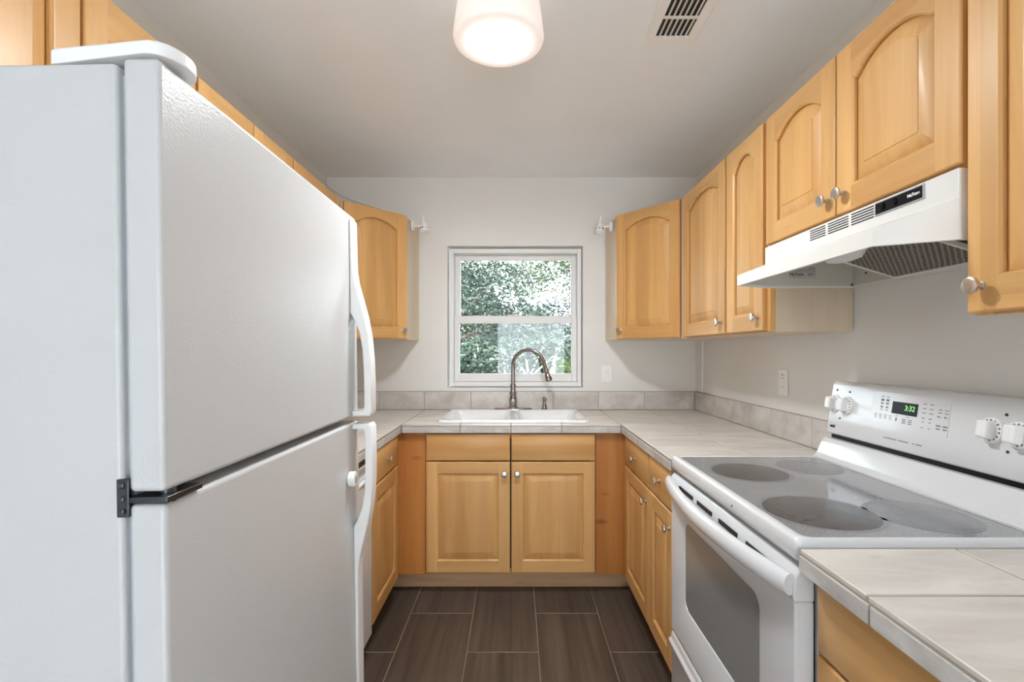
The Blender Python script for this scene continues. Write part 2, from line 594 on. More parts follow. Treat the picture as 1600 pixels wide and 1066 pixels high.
m = MB(); ring(m, WX0 + 0.039, WX1 - 0.033, zm - 0.008, WZ1 - 0.043, 0.036, YW + 0.042, YW + 0.072, wb=0.03, wt=0.034)
us = m.build('upper_sash', M['vinyl'], win, 0.003, world=True)
m = MB(); ring(m, WX0 + 0.039, WX1 - 0.033, WZ0 + 0.037, zm + 0.032, 0.034, YW + 0.006, YW + 0.04, wb=0.052, wt=0.05)
m.box(-0.06, 0.03, YW - 0.002, YW + 0.01, zm + 0.032, zm + 0.040)
ls = m.build('lower_sash', M['vinyl'], win, 0.003, world=True)
MB().box(WX0 + 0.074, WX1 - 0.068, YW + 0.055, YW + 0.058, zm + 0.02, WZ1 - 0.076).build('window_pane', M['glass'], win, world=True)
MB().box(WX0 + 0.072, WX1 - 0.066, YW + 0.022, YW + 0.025, WZ0 + 0.088, zm - 0.017).build('window_pane', M['glass'], win, world=True)
for o in (us, ls):
    struct(o)
for o in win.children:
    struct(o)

# ------------------------------------------------------------------ cabinet parts (local: x across, -y out of the front, z up)
TH = 0.02
def knob(parent, x, z, y=-TH):
    m = MB()
    m.lathe([(0.0085, 0), (0.0085, 0.002), (0.0055, 0.004), (0.005, 0.014), (0.008, 0.017), (0.0155, 0.019), (0.0165, 0.022), (0.0155, 0.0255), (0.012, 0.027), (0.004, 0.0265)], (x, y, z), (0, -1, 0), 24)
    return m.build('knob', M['nickel'], parent, angle=50)

def door(parent, x0, x1, z0, z1, arch=False, kn=None, stile=0.058, panel_label=None):
    xi0, xi1, zb = x0 + stile, x1 - stile, z0 + stile + 0.004
    zs, zp = (z1 - 0.094, z1 - 0.05) if arch else (z1 - stile, z1 - stile)
    xc, hw, led = (xi0 + xi1) / 2, (xi1 - xi0) / 2, 0.010
    N = 18
    def loop(d, y):
        pts = [(xi0 + d, zb + d), (xi1 - d, zb + d), (xi1 - d, zs - d)]
        if arch:
            a, rise = hw - led, zp - zs
            R = (a * a + rise * rise) / (2 * rise)
            zc = zp - R
            hc = min(sqrt(max(1e-6, (R - d) ** 2 - (zs - d - zc) ** 2)), hw - d - 0.0005)
            t = math.asin(min(1, hc / (R - d)))
            for i in range(N + 1):
                q = t - 2 * t * i / N
                pts.append((xc + (R - d) * sin(q), zc + (R - d) * cos(q)))
        pts.append((xi0 + d, zs - d))
        return [(px, y, pz) for px, pz in pts]
    e, yf = 0.004, -TH
    m = MB()
    rect = lambda i, y: [(x0 + i, y, z0 + i), (x1 - i, y, z0 + i), (x1 - i, y, z1 - i), (x0 + i, y, z1 - i)]
    m.loft([rect(0.001, 0), rect(0, -0.003), rect(0, yf + e), rect(e * 0.35, yf + e * 0.35), rect(e, yf)], cap0=True)
    def quad(a, mi=0):
        m.face([m.vert((px, yf, pz)) for px, pz in a], mi)
    quad([(x0 + e, z0 + e), (xi0, z0 + e), (xi0, z1 - e), (x0 + e, z1 - e)])
    quad([(xi1, z0 + e), (x1 - e, z0 + e), (x1 - e, z1 - e), (xi1, z1 - e)])
    quad([(xi0, z0 + e), (xi1, z0 + e), (xi1, zb), (xi0, zb)], 1)
    top = loop(0, yf)[2:]
    for A, B in zip(top, top[1:]):
        quad([(A[0], A[2]), (A[0], z1 - e), (B[0], z1 - e), (B[0], B[2])], 1)
    m.loft([loop(0, yf), loop(0.002, yf + 0.0005), loop(0.005, yf + 0.0035), loop(0.0065, yf + 0.005), loop(0.0065, yf + 0.0125)])
    d = m.build('door', [M['maple'], M['maple_h']], parent, fix=True, angle=25)
    m = MB()
    pd = 0.044 if hw > 0.09 else 0.034
    m.loft([loop(0.006, yf + 0.0135), loop(0.0125, yf + 0.0115), loop(0.015, yf + 0.0105), loop(pd - 0.004, yf + 0.0035), loop(pd, yf + 0.003), loop(pd + 0.0008, yf + 0.0012)], cap1=True)
    m.build('raised_panel', M['maple'], d, angle=20)
    if kn:
        side, vert_ = kn
        kx = x0 + 0.03 if side == 'l' else x1 - 0.03
        kz = z0 + vert_ if vert_ > 0 else z1 + vert_
        knob(d, kx, kz)
    return d

def drawer(parent, x0, x1, z0, z1, kn=True, name='drawer'):
    e, yf = 0.006, -TH
    m = MB()
    rect = lambda i, y: [(x0 + i, y, z0 + i), (x1 - i, y, z0 + i), (x1 - i, y, z1 - i), (x0 + i, y, z1 - i)]
    m.loft([rect(0.001, 0), rect(0, -0.003), rect(0, yf + e), rect(e * 0.3, yf + e * 0.3), rect(e, yf)], True, True)
    d = m.build(name, M['maple_h'], parent, angle=25)
    if kn:
        knob(d, (x0 + x1) / 2, (z0 + z1) / 2)
    return d

def carcass(parent, w, h, d, side=None, hollow=False):
    m = MB()
    if hollow:
        m.box(0, 0.018, 0.019, d, 0, h); m.box(w - 0.018, w, 0.019, d, 0, h)
        m.box(0.018, w - 0.018, 0.019, d, 0, 0.018); m.box(0.018, w - 0.018, d - 0.008, d, 0.018, h)
    else:
        m.box(0, w, 0.019, d, 0, h)
    m.build('carcass', side or M['side'], parent, 0.001, 1)
    m = MB()
    s = 0.035
    m.box(0, s, 0, 0.0188, 0, h); m.box(w - s, w, 0, 0.0188, 0, h)
    m.box(s, w - s, 0, 0.0188, 0, s, 1); m.box(s, w - s, 0, 0.0188, h - s, h, 1)
    m.build('face_frame', [M['maple'], M['maple_h']], parent, 0.001, 1)

RR, RL = (0, 0, -pi / 2), (0, 0, pi / 2)
ZU, HU = 1.364, 0.740           # wall cabinets: underside and height
def wall_cab(label, side, y_start, y_end, z0=ZU, h=HU, doors=(), group=None):
    """y_start is the end at the viewer's left when facing the cabinet"""
    w = abs(y_end - y_start)
    if side == 'r':
        t = thing('wall_cabinet', label, 'cabinet', (0.888, y_start, z0), RR, group)
        carcass(t, w, h, XR - 0.888 - 0.002)
    else:
        t = thing('wall_cabinet', label, 'cabinet', (-0.95, y_start, z0), RL, group)
        carcass(t, w, h, 0.298)
    for (a, b, kn) in doors:
        door(t, a, b, 0.004, h - 0.003, True, kn)
    return t

# right wall, from the back corner towards the viewer
wall_cab('tall maple wall cabinet beside the corner cabinet, wider arched door', 'r', 2.512, 1.999, doors=[(0.012, 0.505, ('r', 0.05))])
wall_cab('narrow maple wall cabinet next to the range hood, slim arched door', 'r', 1.997, 1.679, doors=[(0.010, 0.300, ('r', 0.05))])
wall_cab('short two-door maple cabinet above the white range hood', 'r', 1.677, 0.934, 1.660, 2.104 - 1.660, doors=[(0.004, 0.368, ('r', 0.05)), (0.373, 0.739, ('l', 0.05))])
wall_cab('maple wall cabinet over the near worktop, cut off by the photo edge', 'r', 0.930, 0.470, doors=[(0.004, 0.456, ('l', 0.05))])
# left wall, from the viewer towards the back corner
wall_cab('short two-door maple cabinet above the fridge', 'l', 0.672, 1.400, 1.69, 2.104 - 1.69, doors=[(0.006, 0.354, None), (0.362, 0.722, None)])
wall_cab('two-door maple wall cabinet just past the fridge top', 'l', 1.402, 2.006, doors=[(0.006, 0.298, ('r', 0.05)), (0.304, 0.598, ('l', 0.05))])
wall_cab('single-door maple wall cabinet behind the fridge, meeting the corner cabinet', 'l', 2.008, 2.545, doors=[(0.006, 0.515, ('l', 0.05))])

def corner_cab(label, P1, P2, pts, kn):
    """P1, P2: ends of the door front seen from the left and from the right"""
    d = Vector((P2[0] - P1[0], P2[1] - P1[1]))
    th = atan2(d.y, d.x)
    n = Vector((sin(th), -cos(th)))
    c1 = (P1[0] - n.x * TH, P1[1] - n.y * TH)
    t = thing('corner_wall_cabinet', label, 'cabinet', (c1[0], c1[1], ZU), (0, 0, th))
    w = d.length
    c2 = (P2[0] - n.x * TH, P2[1] - n.y * TH)
    m = MB()
    m.prism([c1, c2] + pts, 'z', ZU, ZU + HU)
    m.build('carcass', M['side'], t, 0.001, 1, world=True)
    door(t, 0.006, w - 0.006, 0.004, HU - 0.003, True, kn)
    return t
corner_cab('maple corner cabinet between the window and the range side wall', (0.587, 2.850), (0.866, 2.530),
           [(XR - 0.002, 2.530 + 0.0), (XR - 0.002, YB - 0.002), (0.585, YB - 0.002)], ('l', 0.05))
corner_cab('maple corner cabinet between the fridge and the window', (-0.926, 2.562), (-0.644, 2.850),
           [(-0.642, YB - 0.002), (XL + 0.002, YB - 0.002), (XL + 0.002, 2.562)], ('r', 0.05))

# ------------------------------------------------------------------ base cabinets
ZB0, ZB1 = 0.112, 0.863
HB = ZB1 - ZB0
YF = 2.55
t = thing('sink_base_cabinet', 'maple sink base cabinet with two doors and two false drawer fronts', 'cabinet', (-0.483, YF, ZB0))
carcass(t, 0.903, HB, 0.6, None, True)
MB().box(0.4485, 0.4545, -0.0005, 0.018, 0.03, HB - 0.03).build('centre_gap_shade', M['dark'], t)  # dark strip painted in for the shade between the two doors
drawer(t, 0.006, 0.449, 0.605, HB - 0.004, False, 'false_drawer_front')
drawer(t, 0.456, 0.898, 0.605, HB - 0.004, False, 'false_drawer_front')
door(t, 0.006, 0.449, 0.014, 0.599, False, ('r', -0.06))
door(t, 0.456, 0.898, 0.014, 0.599, False, ('l', -0.06))
m = MB(); m.box(-0.628, -0.484, YF - 0.004, YF + 0.016, ZB0, ZB1)
tag(m.build('filler_board', M['pine'], bevel=0.001), 'reddish pine filler board on the fridge side of the sink doors', 'board')
m = MB(); m.box(0.421, 0.577, YF - 0.004, YF + 0.016, ZB0, ZB1)
tag(m.build('filler_board', M['pine'], bevel=0.001), 'knotty pine filler board on the range side of the sink doors', 'board')
m = MB(); m.box(-0.71, 0.69, 2.64, 2.658, 0.0, ZB0 - 0.001)
tag(m.build('toe_kick_board', M['kick'], bevel=0.001), 'weathered brown toe kick board under the sink cabinet', 'board')

def base_cab(label, side, y_start, y_end, doors, drawers, xf=0.580):
    w = abs(y_end - y_start)
    if side == 'r':
        t = thing('base_cabinet', label, 'cabinet', (xf, y_start, ZB0), RR); dp = XR - xf - 0.002
    else:
        t = thing('base_cabinet', label, 'cabinet', (-0.631, y_start, ZB0), RL); dp = 0.617
    carcass(t, w, HB, dp, M['maple'])
    m = MB(); m.box(0.0, w, 0.075, dp, -ZB0, -0.001)
    m.build('plinth', M['kick'], t)
    for a in drawers: drawer(t, *a)
    for a in doors: door(t, *a)
    return t
base_cab('maple base cabinet with drawer, at the corner right of the sink', 'r', 2.548, 2.040,
         [(0.066, 0.502, 0.014, 0.594, False, ('r', -0.06))], [(0.066, 0.502, 0.601, HB - 0.004)])
base_cab('narrow maple base cabinet with drawer, touching the range', 'r', 2.038, 1.714,
         [(0.006, 0.312, 0.014, 0.594, False, ('r', -0.06))], [(0.006, 0.312, 0.601, HB - 0.004)])
base_cab('maple base cabinet with drawer, beside the dishwasher', 'l', 2.045, 2.548,
         [(0.006, 0.434, 0.014, 0.594, False, None)], [(0.006, 0.434, 0.601, HB - 0.004)])
base_cab('maple base cabinet in the foreground, under the near worktop', 'r', 0.938, 0.16,
         [(0.006, 0.385, 0.014, 0.594, False, ('r', -0.06)), (0.392, 0.772, 0.014, 0.594, False, ('l', -0.06))], [(0.006, 0.772, 0.601, HB - 0.004)], 0.602)

# ------------------------------------------------------------------ tiled worktops
def tiles(mb, xs, ys, z0, z1, g=0.0028, hole=None):
    for xa, xb in zip(xs, xs[1:]):
        for ya, yb in zip(ys, ys[1:]):
            r = [(xa + g, xb - g, ya + g, yb - g)]
            if hole:
                h0, h1, k0, k1 = hole
                out = []
                for (a, b, c, d) in r:
                    if b <= h0 or a >= h1 or d <= k0 or c >= k1:
                        out.append((a, b, c, d)); continue
                    if a < h0: out.append((a, h0, c, d))
                    if b > h1: out.append((h1, b, c, d))
                    a2, b2 = max(a, h0), min(b, h1)
                    if c < k0: out.append((a2, b2, c, k0))
                    if d > k1: out.append((a2, b2, k1, d))
                r = out
            for (a, b, c, d) in r:
                if b - a > 0.006 and d - c > 0.006:
                    mb.box(a, b, c, d, z0, z1)
CX0, CX1, CYF = -0.604, 0.550, 2.515
SX0, SX1, SY0, SY1 = -0.405, 0.375, 2.61, 3.09      # sink cut-out
t = thing('tiled_worktop', 'beige tiled worktop running around the sink in a U', 'worktop', (0, 2.8, ZB1 + 0.002))
m = MB()
zb0, zb1 = ZB1 + 0.002, ZT - 0.0022
yl0, yr0 = 1.43, 1.713
w2 = 0.001
for a in ((XL + w2, CX0 + 0.0015, yl0, YB - w2), (CX1 - 0.0015, XR - w2, yr0, YB - w2)):
    m.box(a[0] + (0.0 if a[0] < 0 else 0.003), a[1] - (0.003 if a[0] < 0 else 0), a[2], a[3], zb0, zb1)
for a in ((CX0, SX0, CYF + 0.003, YB - w2), (SX1, CX1, CYF + 0.003, YB - w2), (SX0, SX1, CYF + 0.003, SY0), (SX0, SX1, SY1, YB - w2)):
    m.box(a[0] - 0.002, a[1] + 0.002, a[2], a[3], zb0, zb1)
m.build('grout_bed', M['grout'], t, world=True)
m = MB()
zt0 = ZT - 0.009
tiles(m, [CX1, 0.856, XR - 0.001], [yr0, 1.932, 2.237, 2.541, 2.845, YB - 0.001], zt0, ZT)
tiles(m, [XL + 0.001, -0.908, CX0], [yl0, 1.60, 1.905, 2.208, 2.512, 2.816, YB - 0.001], zt0, ZT)
tiles(m, [CX0, -0.296, -0.029, 0.238, CX1], [CYF, 2.82, YB - 0.001], zt0, ZT, hole=(SX0, SX1, SY0, SY1))
m.build('top_tiles', M['tile'], t, 0.0018, 2, world=True)
m = MB()
ze0, ze1 = ZB1 + 0.003, ZT - 0.0125
def edge_y(mb, x0, x1, ys):
    for a, b in zip(ys, ys[1:]):
        mb.box(x0, x1, a + 0.0022, b - 0.0022, ze0, ze1)
def edge_x(mb, y0, y1, xs):
    for a, b in zip(xs, xs[1:]):
        mb.box(a + 0.003, b - 0.003, y0, y1, ze0, ze1)
edge_y(m, CX1, CX1 + 0.008, [yr0, 1.905, 2.21, 2.507])
edge_y(m, CX0 - 0.008, CX0, [yl0, 1.60, 1.905, 2.204, 2.507])
edge_x(m, CYF, CYF + 0.008, [CX0 + 0.002, -0.296, -0.029, 0.238, CX1 - 0.002])
m.build('edge_tiles', M['edge'], t, 0.0015, 2, world=True)

t = thing('tiled_worktop', 'beige tiled worktop in the foreground, nearer than the range', 'worktop', (0.9, 0.6, ZB1 + 0.002))
ny0, ny1 = 0.10, 0.938
MB().box(CX1 + 0.003, XR - w2, ny0, ny1 - 0.001, zb0, zb1).build('grout_bed', M['grout'], t, world=True)
m = MB(); tiles(m, [CX1, 0.856, XR - 0.001], [ny0, 0.452, 0.757, ny1], zt0, ZT)
m.build('top_tiles', M['tile'], t, 0.0018, 2, world=True)
m = MB(); edge_y(m, CX1, CX1 + 0.008, [ny0, 0.447, 0.750, ny1])
m.build('edge_tiles', M['edge'], t, 0.0015, 2, world=True)

def splash(label, axis, joints, lo, hi):
    loc = {'b': (0, YB, ZT), 'r': (XR, 2.4, ZT), 'l': (XL, 2.3, ZT)}[axis]
    t = thing('backsplash', label, 'tile border', loc)
    m = MB(); g = MB()
    z0, z1 = ZT + 0.001, 1.029
    for a, b in zip(joints, joints[1:]):
        if axis == 'b':
            m.box(a + 0.0015, b - 0.0015, YB - 0.010, YB - 0.002, z0 + 0.002, z1)
        elif axis == 'r':
            m.box(XR - 0.010, XR - 0.002, a + 0.0015, b - 0.0015, z0 + 0.002, z1)
        else:
            m.box(XL + 0.002, XL + 0.010, a + 0.0015, b - 0.0015, z0 + 0.002, z1)
    a, b = joints[0], joints[-1]
    if axis == 'b': g.box(a, b, YB - 0.0085, YB - 0.001, z0, z1 + 0.003)
    elif axis == 'r': g.box(XR - 0.0085, XR - 0.001, a, b, z0, z1 + 0.003)
    else: g.box(XL + 0.001, XL + 0.0085, a, b, z0, z1 + 0.003)
    g.build('grout_bed', M['grout'], t, world=True)
    m.build('border_tiles', M['splash'], t, 0.0015, 2, world=True)
splash('row of beige border tiles under the window', 'b', [-1.235, -0.902, -0.603, -0.30, -0.029, 0.24, 0.538, 0.84, 1.168], 0, 0)
splash('row of beige border tiles along the range side wall', 'r', [1.714, 1.904, 2.211, 2.514, 2.818, YB - 0.011], 0, 0)
splash('row of beige border tiles on the fridge side wall', 'l', [1.43, 1.60, 1.905, 2.21, 2.514, 2.818, YB - 0.011], 0, 0)

# ------------------------------------------------------------------ sink, faucet, soap pump
t = thing('kitchen_sink', 'white double bowl drop-in sink under the window', 'sink', (-0.015, 2.85, ZT))
zs_ = ZT + 0.001
bm = bmesh.new()
def bl(pts, z):
    vs = [bm.verts.new((x, y, z)) for x, y in pts]
    return vs
def bridge(A, B):
    n = len(A)
    for i in range(n):
        bm.faces.new((A[i], A[(i + 1) % n], B[(i + 1) % n], B[i]))
ox0, ox1, oy0, oy1 = -0.428, 0.398, 2.572, 3.118
o0 = bl(rrect(ox0, ox1, oy0, oy1, 0.035), zs_)
o1 = bl(rrect(ox0 + 0.001, ox1 - 0.001, oy0 + 0.001, oy1 - 0.001, 0.035), zs_ + 0.007)
o2 = bl(rrect(ox0 + 0.009, ox1 - 0.009, oy0 + 0.009, oy1 - 0.009, 0.030), zs_ + 0.013)
bridge(o0, o1); bridge(o1, o2)
rims = [o2]
for (a, b) in ((-0.398, -0.032), (0.0, 0.368)):
    lps = [bl(rrect(a, b, 2.605, 3.015, 0.055), zs_ + 0.013),
           bl(rrect(a + 0.006, b - 0.006, 2.611, 3.009, 0.05), zs_ + 0.008),
           bl(rrect(a + 0.012, b - 0.012, 2.618, 3.003, 0.05), zs_ - 0.02),
           bl(rrect(a + 0.03, b - 0.03, 2.635, 2.985, 0.05), zs_ - 0.16),
           bl(rrect(a + 0.06, b - 0.06, 2.665, 2.955, 0.05), zs_ - 0.178)]
    for A, B in zip(lps, lps[1:]): bridge(A, B)
    bm.faces.new(lps[-1])
    rims.append(lps[0])
edges = []
for L in rims:
    for i in range(len(L)):
        edges.append(bm.edges.get((L[i], L[(i + 1) % len(L)])))
bmesh.ops.triangle_fill(bm, use_beauty=True, use_dissolve=False, edges=edges)
bmesh.ops.recalc_face_normals(bm, faces=bm.faces)
me = bpy.data.meshes.new('sink_basin')
bm.to_mesh(me); bm.free()
me.transform(ROOTM[t.name].inverted())
me.materials.append(M['porcelain'])
me.polygons.foreach_set('use_smooth', [True] * len(me.polygons))
me.set_sharp_from_angle(angle=radians(50))
o = bpy.data.objects.new('sink_basin', me); COL.objects.link(o); o.parent = t
for cx in (-0.215, 0.184):
    MB().lathe([(0.045, 0), (0.045, 0.002), (0.038, 0.003), (0.034, -0.004), (0.005, -0.005)], (cx, 2.81, zs_ - 0.178), (0, 0, 1), 24).build('drain', M['nickel'], t, world=True)

zd = zs_ + 0.013
FX, FY = -0.022, 3.068
t = thing('kitchen_faucet', 'brushed gooseneck faucet with pull-down spray head over the sink', 'faucet', (FX, FY, zd))
m = MB()
lp = lambda k, z: [(FX + 0.122 * k * cos(2 * pi * i / 32), FY + 0.03 * (k if k > 0.9 else k * 0.9) * sin(2 * pi * i / 32), z) for i in range(32)]
m.loft([lp(1, zd), lp(1, zd + 0.004), lp(0.95, zd + 0.008), lp(0.6, zd + 0.010)], True, True)
m.build('deck_plate', M['steel'], t, world=True)
m = MB()
m.lathe([(0.027, 0), (0.027, 0.008), (0.022, 0.014), (0.023, 0.03), (0.025, 0.05), (0.024, 0.066), (0.019, 0.078), (0.0195, 0.084), (0.023, 0.09), (0.023, 0.098), (0.017, 0.104), (0.0165, 0.12), (0.0185, 0.138), (0.0185, 0.15), (0.013, 0.155)], (FX, FY, zd + 0.008), (0, 0, 1), 28)
m.build('faucet_body', M['steel'], t, world=True)
m = MB()
m.lathe([(0.013, 0), (0.014, 0.012), (0.010, 0.02), (0.012, 0.03), (0.006, 0.034)], (FX, FY - 0.018, zd + 0.055), (0, -1, 0.15), 16)
m.build('lever', M['nickel'], t, world=True)
pth = [(FX, FY, zd + 0.15), (FX, FY, zd + 0.24)]
R = 0.098
cxa, cza = FX + R, zd + 0.282
for i in range(0, 19):
    a = pi - (pi + 0.16 - 0.35) * i / 18
    f = i / 18
    pth.append((cxa + R * cos(a), FY - 0.06 * f, cza + R * sin(a)))
e_ = Vector(pth[-1]); dr = (Vector(pth[-1]) - Vector(pth[-2])).normalized()
pth.append(tuple(e_ + dr * 0.05))
m = MB(); m.tube(pth, 0.0128, 16)
m.build('spout', M['steel'], t, world=True, angle=60)
p0 = Vector(pth[-1]) - dr * 0.012
m = MB()
m.lathe([(0.013, 0), (0.0155, 0.004), (0.016, 0.02), (0.014, 0.026), (0.0165, 0.032), (0.021, 0.06), (0.0215, 0.078), (0.018, 0.084), (0.004, 0.083)], p0, dr, 24)
m.build('spray_head', M['steel'], t, world=True)

t = thing('soap_dispenser', 'small nickel soap pump on the sink deck beside the faucet', 'soap dispenser', (0.178, 3.07, zd))
m = MB(); m.lathe([(0.019, 0), (0.019, 0.006), (0.014, 0.012), (0.0115, 0.035), (0.010, 0.05), (0.012, 0.054), (0.008, 0.058)], (0.178, 3.07, zd), (0, 0, 1), 20)
m.build('dispenser_base', M['steel'], t, world=True)
m = MB(); m.lathe([(0.008, 0), (0.013, 0.006), (0.013, 0.016), (0.008, 0.021)], (0.178, 3.07, zd + 0.057), (0, 0, 1), 20)
m.tube([(0.178, 3.065, zd + 0.068), (0.183, 3.04, zd + 0.07), (0.186, 3.02, zd + 0.064)], 0.0055, 10)
m.build('pump_head', M['steel'], t, world=True)

# ------------------------------------------------------------------ refrigerator (local x: near to far, y: backwards)
FW = 0.772
FR = (radians(-0.88), 0, pi / 2)
t = thing('refrigerator', 'white top-freezer refrigerator with curved handles', 'refrigerator', (-0.4446, 0.630, 0.0), FR)
fridge = t
m = MB(); m.box(0.0, FW, 0.056, 0.74, 0.025, 1.676)
m.build('case', M['fridge'], t, 0.006, 3)
m = MB(); m.box(0.012, FW - 0.012, 0.047, 0.057, 0.09, 1.665)
m.build('gasket', M['gasket'], t)
m = MB(); m.box(0.02, FW - 0.02, 0.05, 0.062, 0.028, 0.085)
m.build('toe_grille', M['gasket'], t, 0.003)
for nm, z0, z1 in (('freezer_door', 1.110, 1.682), ('fridge_door', 0.092, 1.094)):
    m = MB(); m.box(0.0, FW, 0.0, 0.048, z0, z1)
    d = m.build(nm, M['fridge'], t, 0.007, 4)
    # handle: profile in (out, z), mirrored for the lower door
    top, bot = (1.668, 1.112) if nm == 'freezer_door' else (0.12, 1.092)
    s = 1 if nm == 'freezer_door' else -1
    L = [0.0, 0.13, 0.20, 0.245, 0.29, 0.34, 0.40, 0.47]
    tot = abs(top - bot)
    def zz(dist): return bot + s * dist
    # outer and inner outline measured from the gap between the doors
    out = [(0.0, 0.0), (0.058, 0.0), (0.064, 0.012), (0.0645, 0.10), (0.063, 0.16), (0.057, 0.225), (0.046, 0.28), (0.030, 0.335), (0.018, 0.375), (0.012, 0.41), (0.010, tot)]
    inn = [(0.0, tot), (0.0, 0.29), (0.012, 0.27), (0.028, 0.235), (0.036, 0.19), (0.039, 0.13), (0.040, 0.03), (0.036, 0.018), (0.0, 0.016)]
    m = MB()
    poly = [(-y * 0.88, zz(z)) for y, z in out + inn]
    m.prism(poly, 'x', FW - 0.058, FW - 0.012)
    m.build('handle', M['plastic'], d, 0.005, 3)
# middle hinge and the cover of the top hinge
m = MB()
m.box(-0.001, 0.07, -0.004, 0.05, 1.096, 1.104)
m.box(-0.002, 0.004, 0.046, 0.062, 1.078, 1.128)
m.cyl((0.022, 0.012, 1.090), (0.022, 0.012, 1.112), 0.010, 16)
for dz in (1.086, 1.102, 1.120):
    m.lathe([(0.004, 0), (0.004, 0.003), (0.002, 0.004)], (-0.001, 0.054, dz), (-1, 0, 0), 10)
m.build('hinge', M['zinc'], t, 0.001, 2)
m = MB()
nose = [(0.085 - 0.0, 0.145), (0.085, 0.022)] + [(0.0445 + 0.0405 * cos(pi * i / 14), 0.022 - 0.034 * sin(pi * i / 14)) for i in range(1, 14)] + [(0.004, 0.022), (0.004, 0.145)]
zt_ = lambda y: 1.711 - 0.012 * max(0, y) / 0.145
cen = (0.0445, 0.07)
ins = lambda k: [(cen[0] + (x - cen[0]) * k, cen[1] + (y - cen[1]) * k) for x, y in nose]
m.loft([[(x, y, 1.690 if y < 0.05 else 1.677) for x, y in nose], [(x, y, zt_(y) - 0.004) for x, y in nose], [(x, y, zt_(y)) for x, y in ins(0.93)]], True, True)
m.build('hinge_cover', M['plastic'], t, 0.001, 2)
for a in ((0.04, 0.10), (FW - 0.04, 0.10), (0.04, 0.68), (FW - 0.04, 0.68)):
    MB().cyl((a[0], a[1], -0.002), (a[0], a[1], 0.03), 0.018, 14).build('foot', M['black'], t)

zg = 0.945
gx_ = -0.4446 - sin(radians(0.88)) * zg
t = thing('round_gauge', 'small round white gauge stuck to the fridge beside its lower handle', 'gauge', (gx_ + 0.0022, 1.315, zg), (0, radians(-0.88), 0))
m = MB(); m.lathe([(0.020, 0), (0.0205, 0.004), (0.0205, 0.013), (0.018, 0.0165), (0.004, 0.017)], (0, 0, 0), (1, 0, 0), 28)
m.build('gauge_case', M['plastic'], t)
m = MB(); m.box(0.0168, 0.018, -0.006, 0.008, -0.010, 0.008)
m.build('gauge_window', M['trimgrey'], t, 0.001)

# ------------------------------------------------------------------ dishwasher (local x: near to far)
t = thing('dishwasher', 'white dishwasher half hidden behind the fridge handles', 'dishwasher', (-0.612, 1.432, 0.0), RL)
MB().box(0.004, 0.600, 0.03, 0.60, 0.10, 0.855).build('tub', M['white'], t)
MB().box(0.01, 0.594, 0.0, 0.03, 0.838, 0.862).build('top_trim', M['black'], t, 0.002)
m = MB(); m.prism([(0.0, 0.10), (0.0, 0.755), (-0.006, 0.763), (-0.004, 0.772), (0.03, 0.772), (0.03, 0.10)], 'x', 0.004, 0.600)
m.build('door', M['white'], t, 0.002)
m = MB(); m.prism([(0.010, 0.774), (0.012, 0.790), (0.002, 0.815), (-0.002, 0.836), (0.03, 0.836), (0.03, 0.774)], 'x', 0.004, 0.600)
m.build('control_panel', M['white'], t, 0.002)
MB().box(0.01, 0.594, 0.05, 0.07, 0.0, 0.10).build('kick_plate', M['white'], t, 0.002)

# ------------------------------------------------------------------ range (authored in world coordinates)
SF, SN, SXF = 1.708, 0.944, 0.550          # far side, near side, front
t = thing('range', 'white electric range with smooth glass top and back control panel', 'range', (SXF, SF, 0), RR)
stove = t
MB().box(SXF + 0.037, SXF + 0.044, SN + 0.012, SF - 0.012, 0.05, 0.876).build('door_seal', M['black'], t, world=True)
MB().box(SXF + 0.044, XR - 0.025, SN + 0.003, SF - 0.003, 0.03, 0.879).build('body', M['white'], t, 0.003, world=True)
MB().box(SXF + 0.05, SXF + 0.07, SN + 0.02, SF - 0.02, 0.0, 0.06).build('kick_plate', M['black'], t, world=True)
# white rim around the glass
def rl(x0, x1, y0, y1, r, z): return [(x, y, z) for x, y in rrect(x0, x1, y0, y1, r, 8)]
GX0, GX1, GY0, GY1 = SXF + 0.024, 1.046, SN + 0.012, SF - 0.020
m = MB()
XB = 1.075
m.loft([rl(SXF + 0.004, XB, SN, SF, 0.012, 0.881), rl(SXF, XB, SN - 0.001, SF + 0.001, 0.012, 0.887), rl(SXF, XB, SN - 0.001, SF + 0.001, 0.012, 0.917),
        rl(SXF + 0.005, XB - 0.004, SN + 0.002, SF - 0.004, 0.012, 0.9245), rl(SXF + 0.011, XB - 0.006, SN + 0.006, SF - 0.011, 0.014, 0.926),
        rl(GX0 - 0.003, GX1 + 0.003, GY0 - 0.003, GY1 + 0.003, 0.024, 0.9255), rl(GX0, GX1, GY0, GY1, 0.022, 0.9235), rl(GX0, GX1, GY0, GY1, 0.022, 0.900)], True, True)
m.build('cooktop_rim', M['white'], t, world=True, angle=50)
m = MB(); m.loft([rl(GX0 + 0.0005, GX1 - 0.0005, GY0 + 0.0005, GY1 - 0.0005, 0.022, 0.902), rl(GX0 + 0.0005, GX1 - 0.0005, GY0 + 0.0005, GY1 - 0.0005, 0.022, 0.9237)], True, True)
gt = m.build('glass_top', M['cooktop'], t, world=True)
m = MB(); m.cyl((SXF - 0.001, 1.225, 0.9), (SXF + 0.002, 1.225, 0.9), 0.003, 10)
m.build('rim_hole', M['ink'], t, world=True)
